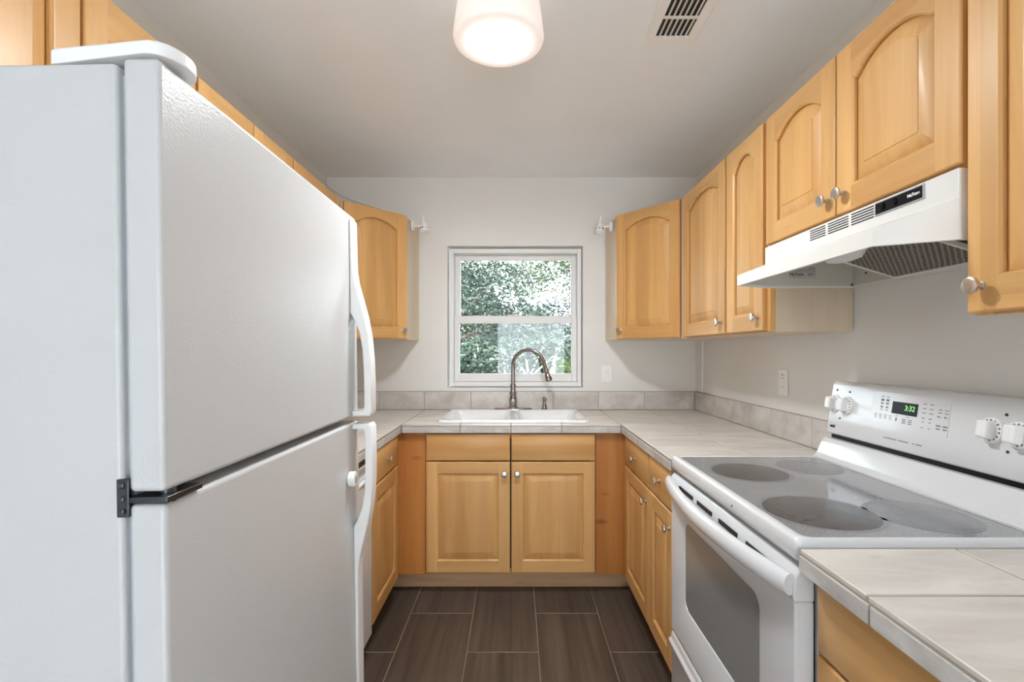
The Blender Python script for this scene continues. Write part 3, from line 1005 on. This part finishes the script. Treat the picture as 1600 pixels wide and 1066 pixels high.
for (bx, by, r, mt) in ((0.715, 1.475, 0.108, 'burner'), (0.700, 1.110, 0.118, 'burner'), (0.912, 1.085, 0.098, 'burner_l'), (0.935, 1.535, 0.085, 'burner_l')):
    m = MB(); m.lathe([(r, 0), (r, 0.0005), (r - 0.001, 0.0006)], (bx, by, 0.9237), (0, 0, 1), 48)
    b_ = m.build('burner', M[mt], gt, world=False)
    b_.data.transform(ROOTM[t.name].inverted())
    m = MB()
    m.loft([[(bx + q * cos(2 * pi * i / 48), by + q * sin(2 * pi * i / 48), z) for i in range(48)] for q, z in ((r + 0.0005, 0.9238), (r + 0.0005, 0.9242), (r + 0.010, 0.9242), (r + 0.010, 0.9238))])
    b2 = m.build('burner_ring', M['burner_l'], gt, world=False)
    b2.data.transform(ROOTM[t.name].inverted())
# riser and back control panel
m = MB()
pr = [(1.046, 0.9262), (1.058, 0.931), (1.066, 0.942), (1.080, 0.975), (1.094, 0.992), (1.150, 0.994), (1.150, 0.90), (1.076, 0.90), (1.060, 0.9255)]
m.prism(pr, 'y', SN + 0.004, SF - 0.004)
m.build('riser', M['white'], t, 0.003, 3, world=True)
MB().box(1.108, 1.15, SN + 0.012, SF - 0.02, 0.993, 1.010).build('vent_gap', M['black'], t, world=True)
PB = [(1.102, 1.006), (1.099, 1.012), (1.104, 1.058), (1.122, 1.178), (1.128, 1.187), (1.138, 1.190), (1.168, 1.190), (1.168, 1.006)]
m = MB(); m.prism(PB, 'y', SN + 0.004, SF - 0.004)
m.build('back_panel', M['white'], t, 0.006, 3, world=True)
# the upper facet of the panel carries the controls
pv = Vector((1.122 - 1.104, 0, 1.178 - 1.058)).normalized()
pu = Vector((0, -1, 0))
pn = pu.cross(pv)
if pn.x > 0: pn = -pn
def onp(lx, z, out=0.0):
    k = (z - 1.058) / (1.178 - 1.058)
    return Vector((1.104 + 0.018 * k, SF - lx, z)) + pn * out
def onl(lx, z, out=0.0):
    k = (z - 1.012) / (1.058 - 1.012)
    return Vector((1.099 + 0.005 * k, SF - lx, z)) + Vector((-1, 0, 0.1)).normalized() * out
def pbox(mb, x0, x1, z0, z1, th_, f=onp, base=0.0, mi=0):
    A = [f(x0, z0, base), f(x1, z0, base), f(x1, z1, base), f(x0, z1, base)]
    B = [f(x0, z0, th_), f(x1, z0, th_), f(x1, z1, th_), f(x0, z1, th_)]
    mb.loft([A, B], True, True, mi=mi)
m = MB(); pbox(m, 0.205, 0.475, 1.072, 1.170, 0.0012)
touch = m
m = MB(); pbox(m, 0.286, 0.376, 1.112, 1.147, 0.0022, base=0.0008)
dp = m.build('display', M['black'], t, 0.0006, 2, world=True)
mtx = frame_matrix(onp(0.350, 1.131, 0.0024), pu, pv)
text_obj('display_digits', '3:32', 0.021, M['led'], t, mtx)
# grey key markings printed on the touch panel
m = touch
def mark(x, z, w, h): pbox(m, x - w / 2, x + w / 2, z - h / 2, z + h / 2, 0.0016, base=0.0009, mi=1)
for i, z in enumerate((1.157, 1.147, 1.137, 1.126, 1.118)):
    for x in (0.246, 0.266):
        if i == 1:
            mark(x, z, 0.011, 0.007)
        elif i == 3 or i == 2:
            for dx in (-0.004, 0, 0.004): mark(x + dx, z, 0.0024, 0.006)
        else:
            mark(x, z, 0.011, 0.0022)
for x in (0.226, 0.245, 0.265, 0.283):
    mark(x, 1.103, 0.010, 0.002); mark(x, 1.098, 0.008, 0.002); mark(x, 1.093, 0.009, 0.0018)
mark(0.306, 1.106, 0.006, 0.002); mark(0.306, 1.096, 0.005, 0.010)
mark(0.345, 1.107, 0.008, 0.002)
for x in (0.334, 0.355):
    for z in (1.099, 1.094, 1.089): mark(x, z, 0.013, 0.0026)
for x in (0.397, 0.419):
    for z in (1.150, 1.138, 1.126, 1.112, 1.102, 1.086): mark(x, z, 0.011 if z > 1.105 else 0.006, 0.0022)
for x in (0.446, 0.466):
    for z in (1.140, 1.132): mark(x, z, 0.011, 0.0022)
    mark(x - 0.004, 1.122, 0.004, 0.004); mark(x + 0.002, 1.121, 0.007, 0.0018)
    mark(x, 1.098, 0.014, 0.004); mark(x, 1.090, 0.012, 0.0035)
x = 0.268
random.seed(3)
while x < 0.40:
    w = random.uniform(0.003, 0.007)
    if random.random() < 0.85: pbox(m, x, x + w, 1.036, 1.0385, 0.0008, onl, mi=1)
    x += w + 0.0012
m.build('touch_panel', [M['white'], M['grey']], t, world=True)
text_obj('brand_mark', 'emi', 0.017, M['ink'], t, frame_matrix(onl(0.036, 1.036, 0.0012), pu, (0.1, 0, 1)), bold=0.0004)
for (lx, z) in ((0.035, 1.160), (0.098, 1.158), (0.068, 1.066), (0.614, 1.150), (0.628, 1.068)):
    m = MB(); m.lathe([(0.0035, 0), (0.0035, 0.0012), (0.002, 0.0016)], onp(lx, z, 0.0), pn, 12)
    m.build('indicator_light', M['ink'], t, world=True)
for (lx, z) in ((0.033, 1.113), (0.094, 1.112), (0.588, 1.110), (0.650, 1.109)):
    c = onp(lx, z, 0.0)
    m = MB(); m.lathe([(0.031, 0), (0.031, 0.004), (0.029, 0.008), (0.024, 0.009), (0.003, 0.009)], c, pn, 32)
    k = m.build('burner_knob', M['plastic'], t, world=True)
    m = MB()
    for i in range(9):
        a = radians(-140 + i * 24)
        ctr = c + pn * 0.0085 + pu * 0.0235 * sin(a + pi / 2 + 0.5) + pv * 0.0235 * cos(a + pi / 2 + 0.5)
        m.lathe([(0.0028, 0), (0.0028, 0.0008), (0.001, 0.001)], ctr, pn, 8)
    q = m.build('dial_marks', M['grey'], k); q.data.transform(ROOTM[t.name].inverted())
    m = MB()
    def grip(w, h, o): return [c + pn * o + pu * sx * w + pv * sz * h for sx, sz in ((-1, -1), (1, -1), (1, 1), (-1, 1))]
    m.loft([grip(0.013, 0.022, 0.006), grip(0.0125, 0.020, 0.028), grip(0.011, 0.0175, 0.031)], True, True)
    q = m.build('grip', M['plastic'], k, 0.003, 3); q.data.transform(ROOTM[t.name].inverted())
# oven door with window, cap and handle
DZ0, DZ1 = 0.318, 0.800
WX = (SF - 1.572, SF - 1.090)              # window extent from the far side
m = MB()
def dl(i, x, r=0.006): return [(x, SF - u, z) for u, z in rrect(0.003 + i, 0.761 - i, DZ0 + i, DZ1 - i, r, 8)]
def wl(i, x): return [(x, SF - u, z) for u, z in rrect(WX[0] + i, WX[1] - i, 0.455 + i, 0.738 - i, 0.035, 8)]
m.loft([dl(0, SXF + 0.036), dl(0, SXF + 0.004), dl(0.004, SXF), wl(-0.004, SXF), wl(0, SXF + 0.002), wl(0.001, SXF + 0.006)], True, False)
od = m.build('oven_door', M['white'], t, world=True, angle=30)
m = MB(); m.loft([wl(0.0005, SXF + 0.012), wl(0.0005, SXF + 0.0035)], True, True)
q = m.build('oven_window', M['oven_glass'], od); q.data.transform(ROOTM[t.name].inverted())
m = MB(); m.prism([(SXF + 0.038, 0.800), (SXF - 0.003, 0.800), (SXF - 0.004, 0.815), (SXF - 0.001, 0.848), (SXF + 0.010, 0.866), (SXF + 0.038, 0.868)], 'y', SN + 0.002, SF - 0.002)
cp = m.build('door_cap', M['white'], od, 0.003, 3); cp.data.transform(ROOTM[t.name].inverted())
for yc in (1.602, 1.545, 1.400, 1.245, 1.090):
    w = 0.012 if yc > 1.6 else 0.055
    m = MB(); m.box(SXF - 0.0042, SXF + 0.004, yc - w, yc + w, 0.831, 0.843)
    q = m.build('vent_slot', M['ink'], od, 0.001); q.data.transform(ROOTM[t.name].inverted())
m = MB()
pts, n_ = [], 22
for i in range(n_ + 1):
    f = i / n_
    b = sin(pi * f) ** 0.8 if 0 < f < 1 else 0
    pts.append((SXF - 0.008 - 0.040 * b, SF - 0.006 - (SF - SN - 0.012) * f, 0.833))
m.tube(pts, [0.0150] + [0.0165] * (n_ - 1) + [0.0150], 18, flat=1.45)
q = m.build('handle', M['white'], od, angle=60); q.data.transform(ROOTM[t.name].inverted())
# storage drawer
m = MB(); m.prism([(SXF + 0.036, 0.06), (SXF + 0.002, 0.06), (SXF, 0.066), (SXF, 0.235), (SXF - 0.010, 0.262), (SXF - 0.012, 0.276), (SXF - 0.002, 0.285), (SXF, 0.300), (SXF + 0.004, 0.306), (SXF + 0.036, 0.306)], 'y', SN + 0.003, SF - 0.003)
m.build('storage_drawer', M['white'], t, 0.003, 3, world=True)

# ------------------------------------------------------------------ range hood
t = thing('range_hood', 'white under-cabinet range hood above the electric range', 'range hood', (0.865, 1.3, 1.514))
HD0, HD1 = 0.940, 1.672
m = MB()
up = [(1.174, HD1), (0.866, HD1), (0.866, HD1 - 0.001), (0.866, HD0 + 0.001), (0.866, HD0), (1.174, HD0)]
lipo = [(1.174, HD1), (0.866, HD1), (0.741, 1.612), (0.741, 1.002), (0.866, HD0), (1.174, HD0)]
lipi = [(1.166, HD1 - 0.008), (0.870, HD1 - 0.008), (0.750, 1.606), (0.750, 1.008), (0.870, HD0 + 0.008), (1.166, HD0 + 0.008)]
P = lambda L, z: [(x, y, z) for x, y in L]
m.loft([P(up, 1.655), P(up, 1.597), P(lipo, 1.549), P(lipo, 1.514), P(lipi, 1.514), P(lipi, 1.522)], True, False)
m.build('canopy', M['almond'], t, 0.004, 3, world=True)
m = MB()
inn_t = [(1.166, HD1 - 0.009), (0.885, HD1 - 0.009), (0.872, 1.612), (0.872, 1.0), (0.885, HD0 + 0.009), (1.166, HD0 + 0.009)]
m.loft([P(lipi, 1.5215), P(lipi, 1.545), P(inn_t, 1.59), P(inn_t, 1.625)], False, True)
m.build('interior', M['inner'], t, world=True)
# louvres and switch plate
m = MB()
for (a, b) in ((1.415, 1.345), (1.334, 1.252), (1.241, 1.163)):
    for k in range(5):
        z = 1.620 + k * 0.0066
        m.box(0.8652, 0.868, b, a, z, z + 0.0028)
m.build('vent_louvres', M['dark'], t, world=True)
m = MB(); m.box(0.8635, 0.868, 1.017, 1.158, 1.6195, 1.6515)
sp = m.build('switch_bezel', M['trimgrey'], t, 0.001, world=True)
m = MB(); m.box(0.8625, 0.866, 1.021, 1.154, 1.6225, 1.6485)
m.build('switch_plate', M['black'], t, 0.0006, world=True)
for y in (1.132, 1.095):
    m = MB(); m.lathe([(0.0085, 0), (0.008, 0.004), (0.006, 0.006), (0.001, 0.006)], (0.8625, y, 1.637), (-1, 0, 0), 20)
    m.build('rotary_switch', M['black'], t, world=True)
text_obj('brand_mark', 'NuTone', 0.0095, M['plastic'], t, frame_matrix((0.8622, 1.043, 1.636), (0, -1, 0), (0, 0, 1)), bold=0.0003)
yi = HD1 - 0.0095
m = MB(); m.box(0.944, 1.036, yi - 0.0008, yi, 1.548, 1.588)
m.build('rating_sticker', plain('sticker_grey', (0.50, 0.49, 0.45), 0.5, var=0.03), t, world=True)
text_obj('brand_mark', 'NuTone', 0.0135, M['ink'], t, frame_matrix((0.970, yi - 0.001, 1.561), (1, 0, 0), (0, 0, 1)), bold=0.0003)
m = MB()
m.box(1.012, 1.034, yi - 0.0012, yi - 0.0006, 1.582, 1.5845)
for k, z in enumerate((1.578, 1.5735, 1.569)):
    x = 0.975 - 0.006 * k
    while x < 1.03:
        w = random.uniform(0.002, 0.006)
        m.box(x, x + w, yi - 0.0011, yi - 0.0006, z, z + 0.0018)
        x += w + 0.0015
m.lathe([(0.0045, 0), (0.0045, 0.0006), (0.003, 0.0008)], (1.014, yi - 0.0006, 1.561), (0, -1, 0), 14)
m.box(1.020, 1.027, yi - 0.0011, yi - 0.0006, 1.558, 1.564)
m.box(0.95, 0.985, yi - 0.0011, yi - 0.0006, 1.5515, 1.5525)
m.build('sticker_print', M['grey'], t, world=True)
# filter, sloping up from the wall, with frame; lamp lens
def slope(x): return 1.521 + (1.164 - x) / (1.164 - 0.90) * 0.080
m = MB()
m.loft([[(1.160, 1.165, slope(1.160)), (1.160, 1.468, slope(1.160)), (0.905, 1.468, slope(0.905)), (0.905, 1.165, slope(0.905))],
        [(1.160, 1.165, slope(1.160) + 0.008), (1.160, 1.468, slope(1.160) + 0.008), (0.905, 1.468, slope(0.905) + 0.008), (0.905, 1.165, slope(0.905) + 0.008)]], True, True)
m.build('grease_filter', M['filter'], t, world=True)
m = MB()
def fb(x0, x1, y0, y1):
    m.loft([[(x0, y0, slope(x0) - 0.003), (x1, y0, slope(x1) - 0.003), (x1, y1, slope(x1) - 0.003), (x0, y1, slope(x0) - 0.003)],
            [(x0, y0, slope(x0) + 0.009), (x1, y0, slope(x1) + 0.009), (x1, y1, slope(x1) + 0.009), (x0, y1, slope(x0) + 0.009)]], True, True)
fb(1.156, 1.164, 1.157, 1.476); fb(0.899, 0.907, 1.157, 1.476); fb(0.907, 1.156, 1.157, 1.165); fb(0.907, 1.156, 1.468, 1.476)
m.build('filter_frame', M['almond'], t, world=True)
m = MB()
m.loft([[(0.955 + 0.035 * k * cos(2 * pi * i / 24), 1.40 + 0.075 * k * sin(2 * pi * i / 24), z) for i in range(24)] for k, z in ((1, 1.590), (1, 1.574), (0.85, 1.562), (0.4, 1.556))], True, True)
m.build('lamp_lens', M['plastic'], t, world=True)
m = MB(); m.lathe([(0.003, 0), (0.003, 0.002), (0.001, 0.003)], (1.1655, 1.60, 1.556), (-1, 0, 0), 10)
m.lathe([(0.004, 0), (0.004, 0.003), (0.002, 0.004)], (1.158, 1.655, 1.524), (-1, 0, 0), 10)
m.build('screws', M['ink'], t, world=True)

# ------------------------------------------------------------------ ceiling lamp and air vent
LX, LY = -0.058, 1.56
t = thing('ceiling_lamp', 'lit white drum ceiling lamp with opal glass', 'lamp', (LX, LY, ZC))
m = MB(); m.lathe([(0.115, 0.0), (0.115, -0.012), (0.10, -0.016)], (LX, LY, ZC - 0.0005), (0, 0, 1), 40)
m.build('ceiling_plate', M['nickel'], t, world=True)
m = MB(); m.lathe([(0.132, -0.014), (0.139, -0.06), (0.1455, -0.112), (0.147, -0.126), (0.144, -0.136), (0.136, -0.1415), (0.11, -0.1435), (0.05, -0.144)], (LX, LY, ZC), (0, 0, 1), 56)
m.build('lamp_shade', M['shade'], t, world=True, angle=60)

ld = bpy.data.lights.new('lamp_glow', 'AREA')
ld.shape = 'DISK'
ld.size = 0.22
ld.energy = 6.7
ld.color = (0.93, 0.97, 1.0)
lo = bpy.data.objects.new('lamp_glow', ld)
COL.objects.link(lo)
lo.parent = t
lo.location = (0, 0, -0.1465)

t = thing('air_vent', 'white metal air vent in the ceiling', 'vent', (0.56, 1.60, ZC))
VX0, VX1, VY0, VY1 = 0.466, 0.658, 1.36, 1.775
m = MB()
fr = lambda i, z: [(VX0 + i, VY0 + i, z), (VX1 - i, VY0 + i, z), (VX1 - i, VY1 - i, z), (VX0 + i, VY1 - i, z)]
m.loft([fr(0, ZC - 0.001), fr(0, ZC - 0.003), fr(0.006, ZC - 0.008), fr(0.036, ZC - 0.007), fr(0.038, ZC - 0.001)])
m.build('vent_frame', M['plastic'], t, world=True)
MB().box(VX0 + 0.034, VX1 - 0.034, VY0 + 0.034, VY1 - 0.034, ZC - 0.0022, ZC - 0.0008).build('vent_duct', M['ink'], t, world=True)
for k in range(6):
    x = VX0 + 0.046 + k * 0.0185
    m = MB(); m.prism([(x, ZC - 0.009), (x + 0.001, ZC - 0.0095), (x + 0.010, ZC - 0.003), (x + 0.009, ZC - 0.0025)], 'y', VY0 + 0.037, VY1 - 0.037)
    m.build('slat', M['almond'], t, world=True)
for yb_ in (1.63, 1.50):
    MB().box(VX0 + 0.037, VX1 - 0.037, yb_, yb_ + 0.012, ZC - 0.0085, ZC - 0.005).build('cross_bar', M['almond'], t, world=True)

# ------------------------------------------------------------------ small wall fittings
def plate(name, label, c, u, n, gfci):
    u, n, v = Vector(u), Vector(n), Vector((0, 0, 1))
    t = thing(name, label, 'switch' if 'switch' in name else 'outlet', c)
    c = Vector(c)
    def pb(mb, w, h, o0, o1, du=0, dv=0):
        f = lambda o: [c + u * (du + sx * w / 2) + v * (dv + sz * h / 2) + n * o for sx, sz in ((-1, -1), (1, -1), (1, 1), (-1, 1))]
        mb.loft([f(o0), f(o1)], True, True)
    m = MB(); pb(m, 0.070, 0.114, 0.0008, 0.006)
    m.build('cover_plate', M['plastic'], t, 0.002, 2, world=True)
    m = MB(); pb(m, 0.034, 0.067, 0.006, 0.0075)
    m.build('insert', M['plastic'], t, 0.001, 2, world=True)
    if gfci:
        m = MB()
        for dv in (-0.020, 0.020):
            for du in (-0.006, 0.006): pb(m, 0.0022, 0.007, 0.0074, 0.0078, du, dv)
        pb(m, 0.016, 0.004, 0.0074, 0.0082, 0, 0.034)
        m.build('socket_slots', M['grey'], t, world=True)
        m = MB(); pb(m, 0.013, 0.006, 0.0075, 0.009, 0, 0.0045); pb(m, 0.013, 0.006, 0.0075, 0.009, 0, -0.0045)
        m.build('test_buttons', M['plastic'], t, 0.0005, 1, world=True)
    else:
        for dv in (-0.0155, 0.0155):
            m = MB(); pb(m, 0.026, 0.029, 0.0075, 0.0105, 0, dv)
            m.build('rocker', M['plastic'], t, 0.0015, 2, world=True)
plate('light_switch', 'white rocker switch on the wall beside the window', (0.594, YB, 1.147), (1, 0, 0), (0, -1, 0), False)
plate('wall_outlet', 'white outlet on the wall above the range side worktop', (XR, 2.117, 1.157), (0, -1, 0), (-1, 0, 0), True)
m = MB(); m.box(XR - 0.012, XR - 0.001, 3.022, 3.036, 1.034, ZU - 0.002)
tag(m.build('cable_conduit', M['plastic'], bevel=0.002), 'thin white cable cover running up the wall near the back corner', 'cable cover')
m = MB()
m.tube([(XL + 0.012, YB - 0.012, 2.385), (-1.17, YB - 0.008, 2.335), (-1.08, YB - 0.008, 2.292), (-0.97, YB - 0.008, 2.255), (-0.86, YB - 0.008, 2.222), (-0.75, YB - 0.008, 2.185), (-0.68, YB - 0.008, 2.150), (-0.665, YB - 0.008, 2.112)], 0.0055, 8)
tag(m.build('loose_cable', M['plastic'], angle=60), 'thin white cable drooping along the wall over the corner cabinet', 'cable')

def spot(label, sx, x_side, y, z):
    t = thing('spot_lamp', label, 'lamp', (x_side, y, z))
    d = Vector((sx, 0, 0))
    c = Vector((x_side + sx * 0.001, y, z))
    m = MB(); m.lathe([(0.031, 0), (0.031, 0.004), (0.024, 0.011), (0.007, 0.013)], c, d, 24)
    m.build('mounting_plate', M['plastic'], t, world=True)
    e = c + d * 0.062
    m = MB(); m.cyl(c + d * 0.008, e, 0.0055, 12)
    m.build('arm', M['plastic'], t, world=True)
    h = e + d * 0.010
    m = MB()
    m.lathe([(0.005, 0.066), (0.008, 0.058), (0.0065, 0.025), (0.012, 0.015), (0.018, 0.0), (0.023, -0.022), (0.026, -0.037), (0.022, -0.037), (0.005, -0.030)], h, Vector((-sx * 0.12, 0.1, 1)), 20)
    m.build('lamp_head', M['plastic'], t, world=True)
    m = MB()
    for a in range(6):
        q = 2 * pi * a / 6 + 0.3
        m.box(h.x + 0.0205 * cos(q) - 0.0036, h.x + 0.0205 * cos(q) + 0.0036, h.y + 0.0205 * sin(q) - 0.0036, h.y + 0.0205 * sin(q) + 0.0036, h.z - 0.018, h.z - 0.010)
    m.build('vent_holes', M['ink'], t, world=True)
spot('small white spot lamp on the corner cabinet nearer the fridge', 1, -0.642, 2.95, 2.066)
spot('small white spot lamp on the corner cabinet nearer the range', -1, 0.585, 2.95, 2.062)

# ------------------------------------------------------------------ garden seen through the window
def leaves(mb, n, pick, size, flat=0.6):
    for _ in range(n):
        p = pick()
        s = size * random.uniform(0.6, 1.35)
        a = Vector((random.gauss(0, 1), random.gauss(0, 1), random.gauss(0, flat))).normalized()
        b = a.cross(Vector((random.gauss(0, 1), random.gauss(0, 1), random.gauss(0, 1)))).normalized()
        c = a.cross(b)
        q = [p - a * s, p + b * s * 0.36 + c * s * 0.1, p + a * s, p - b * s * 0.36 + c * s * 0.1]
        mb.face([mb.vert(x) for x in q])

def plant(name, label, cat, base, trunk_h, crown, n_leaf, size, leaf, bark='bark', stems=1, r=0.09, group=None):
    """crown: list of (dx, dy, z, rx, ry, rz) blobs"""
    bx, by = base
    g0 = -0.352
    t = thing(name, label, cat, (bx, by, g0), group=group)
    m = MB()
    for s in range(stems):
        ox = 0 if stems == 1 else random.uniform(-0.35, 0.35)
        tp = Vector((bx + ox * 1.5, by + random.uniform(-0.1, 0.1), g0 + trunk_h))
        p0 = Vector((bx + ox * 0.5, by, g0 - 0.02))
        mid = (p0 + tp) / 2 + Vector((random.uniform(-0.1, 0.1), 0, 0))
        m.tube([p0, mid, tp], [r, r * 0.8, r * 0.55], 8)
        for (dx, dy, z, rx, ry, rz) in crown:
            if stems == 1:
                c = Vector((bx + dx, by + dy, z))
                m.tube([tp, (tp + c) / 2 + Vector((0, 0, 0.15)), c + Vector((0, 0, 0.2))], [r * 0.55, r * 0.35, r * 0.12], 6)
    m.build('trunk' if stems == 1 else 'stems', M[bark], t, world=True, angle=60)
    m = MB()
    tw = sum(c[3] * c[5] for c in crown)
    for (dx, dy, z, rx, ry, rz) in crown:
        def pick():
            while True:
                v = Vector((random.uniform(-1, 1), random.uniform(-1, 1), random.uniform(-1, 1)))
                if 0.25 < v.length < 1: break
            return Vector((bx + dx + v.x * rx, by + dy + v.y * ry, max(g0 + 0.03, z + v.z * rz)))
        leaves(m, int(n_leaf * rx * rz / tw), pick, size)
    m.build('foliage', M[leaf], t, world=True, fix=False)
random.seed(11)
plant('garden_tree', 'dark bushy tree filling the left of the upper window pane', 'tree', (-1.6, 8.6), 1.6,
      [(0.3, 0, 2.0, 1.1, 0.8, 0.9), (1.2, -0.1, 2.35, 0.75, 0.6, 0.55), (-0.9, 0.2, 2.2, 1.2, 0.8, 1.1), (0.9, 0.2, 2.95, 0.9, 0.7, 0.45), (1.75, 0.2, 1.75, 0.6, 0.5, 0.5)], 15000, 0.045, 'leaf_dark', r=0.11)
plant('garden_tree', 'open branching tree reaching over the top right of the window', 'tree', (1.9, 10.2), 2.0,
      [(-1.0, 0, 3.1, 0.9, 0.6, 0.34), (-0.3, 0.1, 3.2, 0.8, 0.6, 0.3), (0.9, 0, 3.2, 1.2, 0.8, 0.5), (-1.6, -0.2, 2.75, 0.65, 0.5, 0.34), (-0.6, 0.1, 2.65, 0.5, 0.4, 0.16)], 7000, 0.045, 'leaf_mid', r=0.05)
plant('garden_tree', 'pale feathery bluish tree low behind the shrubs', 'tree', (0.3, 11.5), 1.0,
      [(-0.2, 0, 1.85, 0.9, 0.6, 0.6), (0.75, 0, 2.05, 0.75, 0.5, 0.62), (-0.8, 0.1, 1.5, 0.7, 0.5, 0.5), (1.7, 0.3, 1.85, 0.9, 0.5, 0.55)], 7500, 0.05, 'leaf_blue', 'palebark', r=0.05)
plant('garden_shrub', 'dense dark shrub at the lower left of the window', 'shrub', (-0.85, 6.6), 0.8,
      [(0, 0, 0.75, 0.75, 0.5, 0.6), (-0.8, 0.2, 0.9, 0.7, 0.5, 0.8), (0.25, 0, 1.15, 0.5, 0.4, 0.35)], 6500, 0.045, 'leaf_dark', stems=5, r=0.02)
plant('garden_shrub', 'tangled shrub behind the faucet, pale stems added for a pane reflection', 'shrub', (0.15, 7.4), 1.7,
      [(0, 0, 0.55, 0.7, 0.4, 0.45), (-0.3, 0.1, 1.2, 0.5, 0.3, 0.3), (0.4, 0.1, 1.25, 0.45, 0.3, 0.25)], 2600, 0.045, 'leaf_dark', 'palebark', stems=9, r=0.018)  # pale stems stand in for the pale reflection in the lower pane
plant('garden_shrub', 'bright green leafy shrub at the lower right of the window', 'shrub', (1.1, 6.4), 0.8,
      [(0, 0, 0.85, 0.55, 0.45, 0.45), (0.5, 0.1, 1.05, 0.5, 0.4, 0.4), (-0.35, 0, 0.72, 0.35, 0.3, 0.3)], 4200, 0.05, 'leaf_mid', stems=5, r=0.02)
plant('garden_shrub', 'small lime green plant just outside beside the grey bench', 'shrub', (0.60, 5.5), 0.9,
      [(0.0, 0, 1.10, 0.16, 0.14, 0.14)], 160, 0.045, 'leaf_lime', stems=4, r=0.01)
random.seed(5)
for x, y, top, n, lf, lab in ((-5.2, 15.0, 3.6, 3000, 'leaf_mid', 'far hedge tree well to the fridge side of the window view'),
                          (-1.9, 13.2, 4.0, 9000, 'leaf_dark', 'tall far hedge tree straight behind the dark bushy tree'),
                          (0.0, 16.4, 3.1, 6500, 'leaf_dark', 'farthest hedge tree in the middle of the window view'),
                          (1.7, 14.6, 2.35, 7000, 'leaf_mid', 'low far hedge tree behind the feathery tree'),
                          (5.0, 13.6, 3.0, 3000, 'leaf_dark', 'far hedge tree well to the range side of the window view')):
    mid = top / 2 - 0.1
    plant('hedge_tree', lab, 'tree', (x, y), 1.2, [(-0.65, 0, mid, 0.85, 0.6, mid + 0.15), (0.65, 0.1, mid * 0.95, 0.85, 0.6, mid + 0.05)], n, 0.085, lf, r=0.10)
t = thing('garden_bench', 'grey metal bench outside, low at the right of the window', 'bench', (0.75, 5.0, -0.35))
m = MB(); m.box(0.40, 1.25, 4.8, 5.15, 0.965, 0.995)
m.build('bench_top', M['rail'], t, 0.008, world=True)
m = MB(); m.box(0.44, 1.22, 5.10, 5.14, 1.02, 1.045); m.box(0.44, 0.47, 5.10, 5.14, 0.99, 1.045); m.box(1.19, 1.22, 5.10, 5.14, 0.99, 1.045)
m.build('back_rail', M['rail'], t, 0.006, world=True)
for x in (0.45, 1.20):
    for y in (4.84, 5.11):
        MB().box(x - 0.02, x + 0.02, y - 0.02, y + 0.02, -0.351, 0.966).build('leg', M['rail'], t, world=True)
t = thing('plant_pot', 'dark round plant pot outside at the end of the grey bench', 'pot', (0.20, 5.1, -0.35))
m = MB(); m.lathe([(0.13, 0), (0.17, 1.30), (0.185, 1.36), (0.185, 1.40), (0.16, 1.40), (0.15, 1.36)], (0.20, 5.1, -0.351), (0, 0, 1), 28)
m.build('pot_body', M['pot'], t, world=True)

# repeats of one kind share a group
GROUPS = {'wall_cabinet': 'maple wall cabinets', 'corner_wall_cabinet': 'maple corner cabinets', 'base_cabinet': 'maple base cabinets', 'filler_board': 'pine filler boards',
          'tiled_worktop': 'tiled worktops', 'backsplash': 'tile borders above the worktops', 'spot_lamp': 'spot lamps beside the window',
          'garden_tree': 'trees in the garden', 'garden_shrub': 'shrubs in the garden', 'hedge_tree': 'far hedge trees'}
for o in SC.objects:
    k = o.name.split('.')[0]
    if o.parent is None and k in GROUPS:
        o['group'] = GROUPS[k]
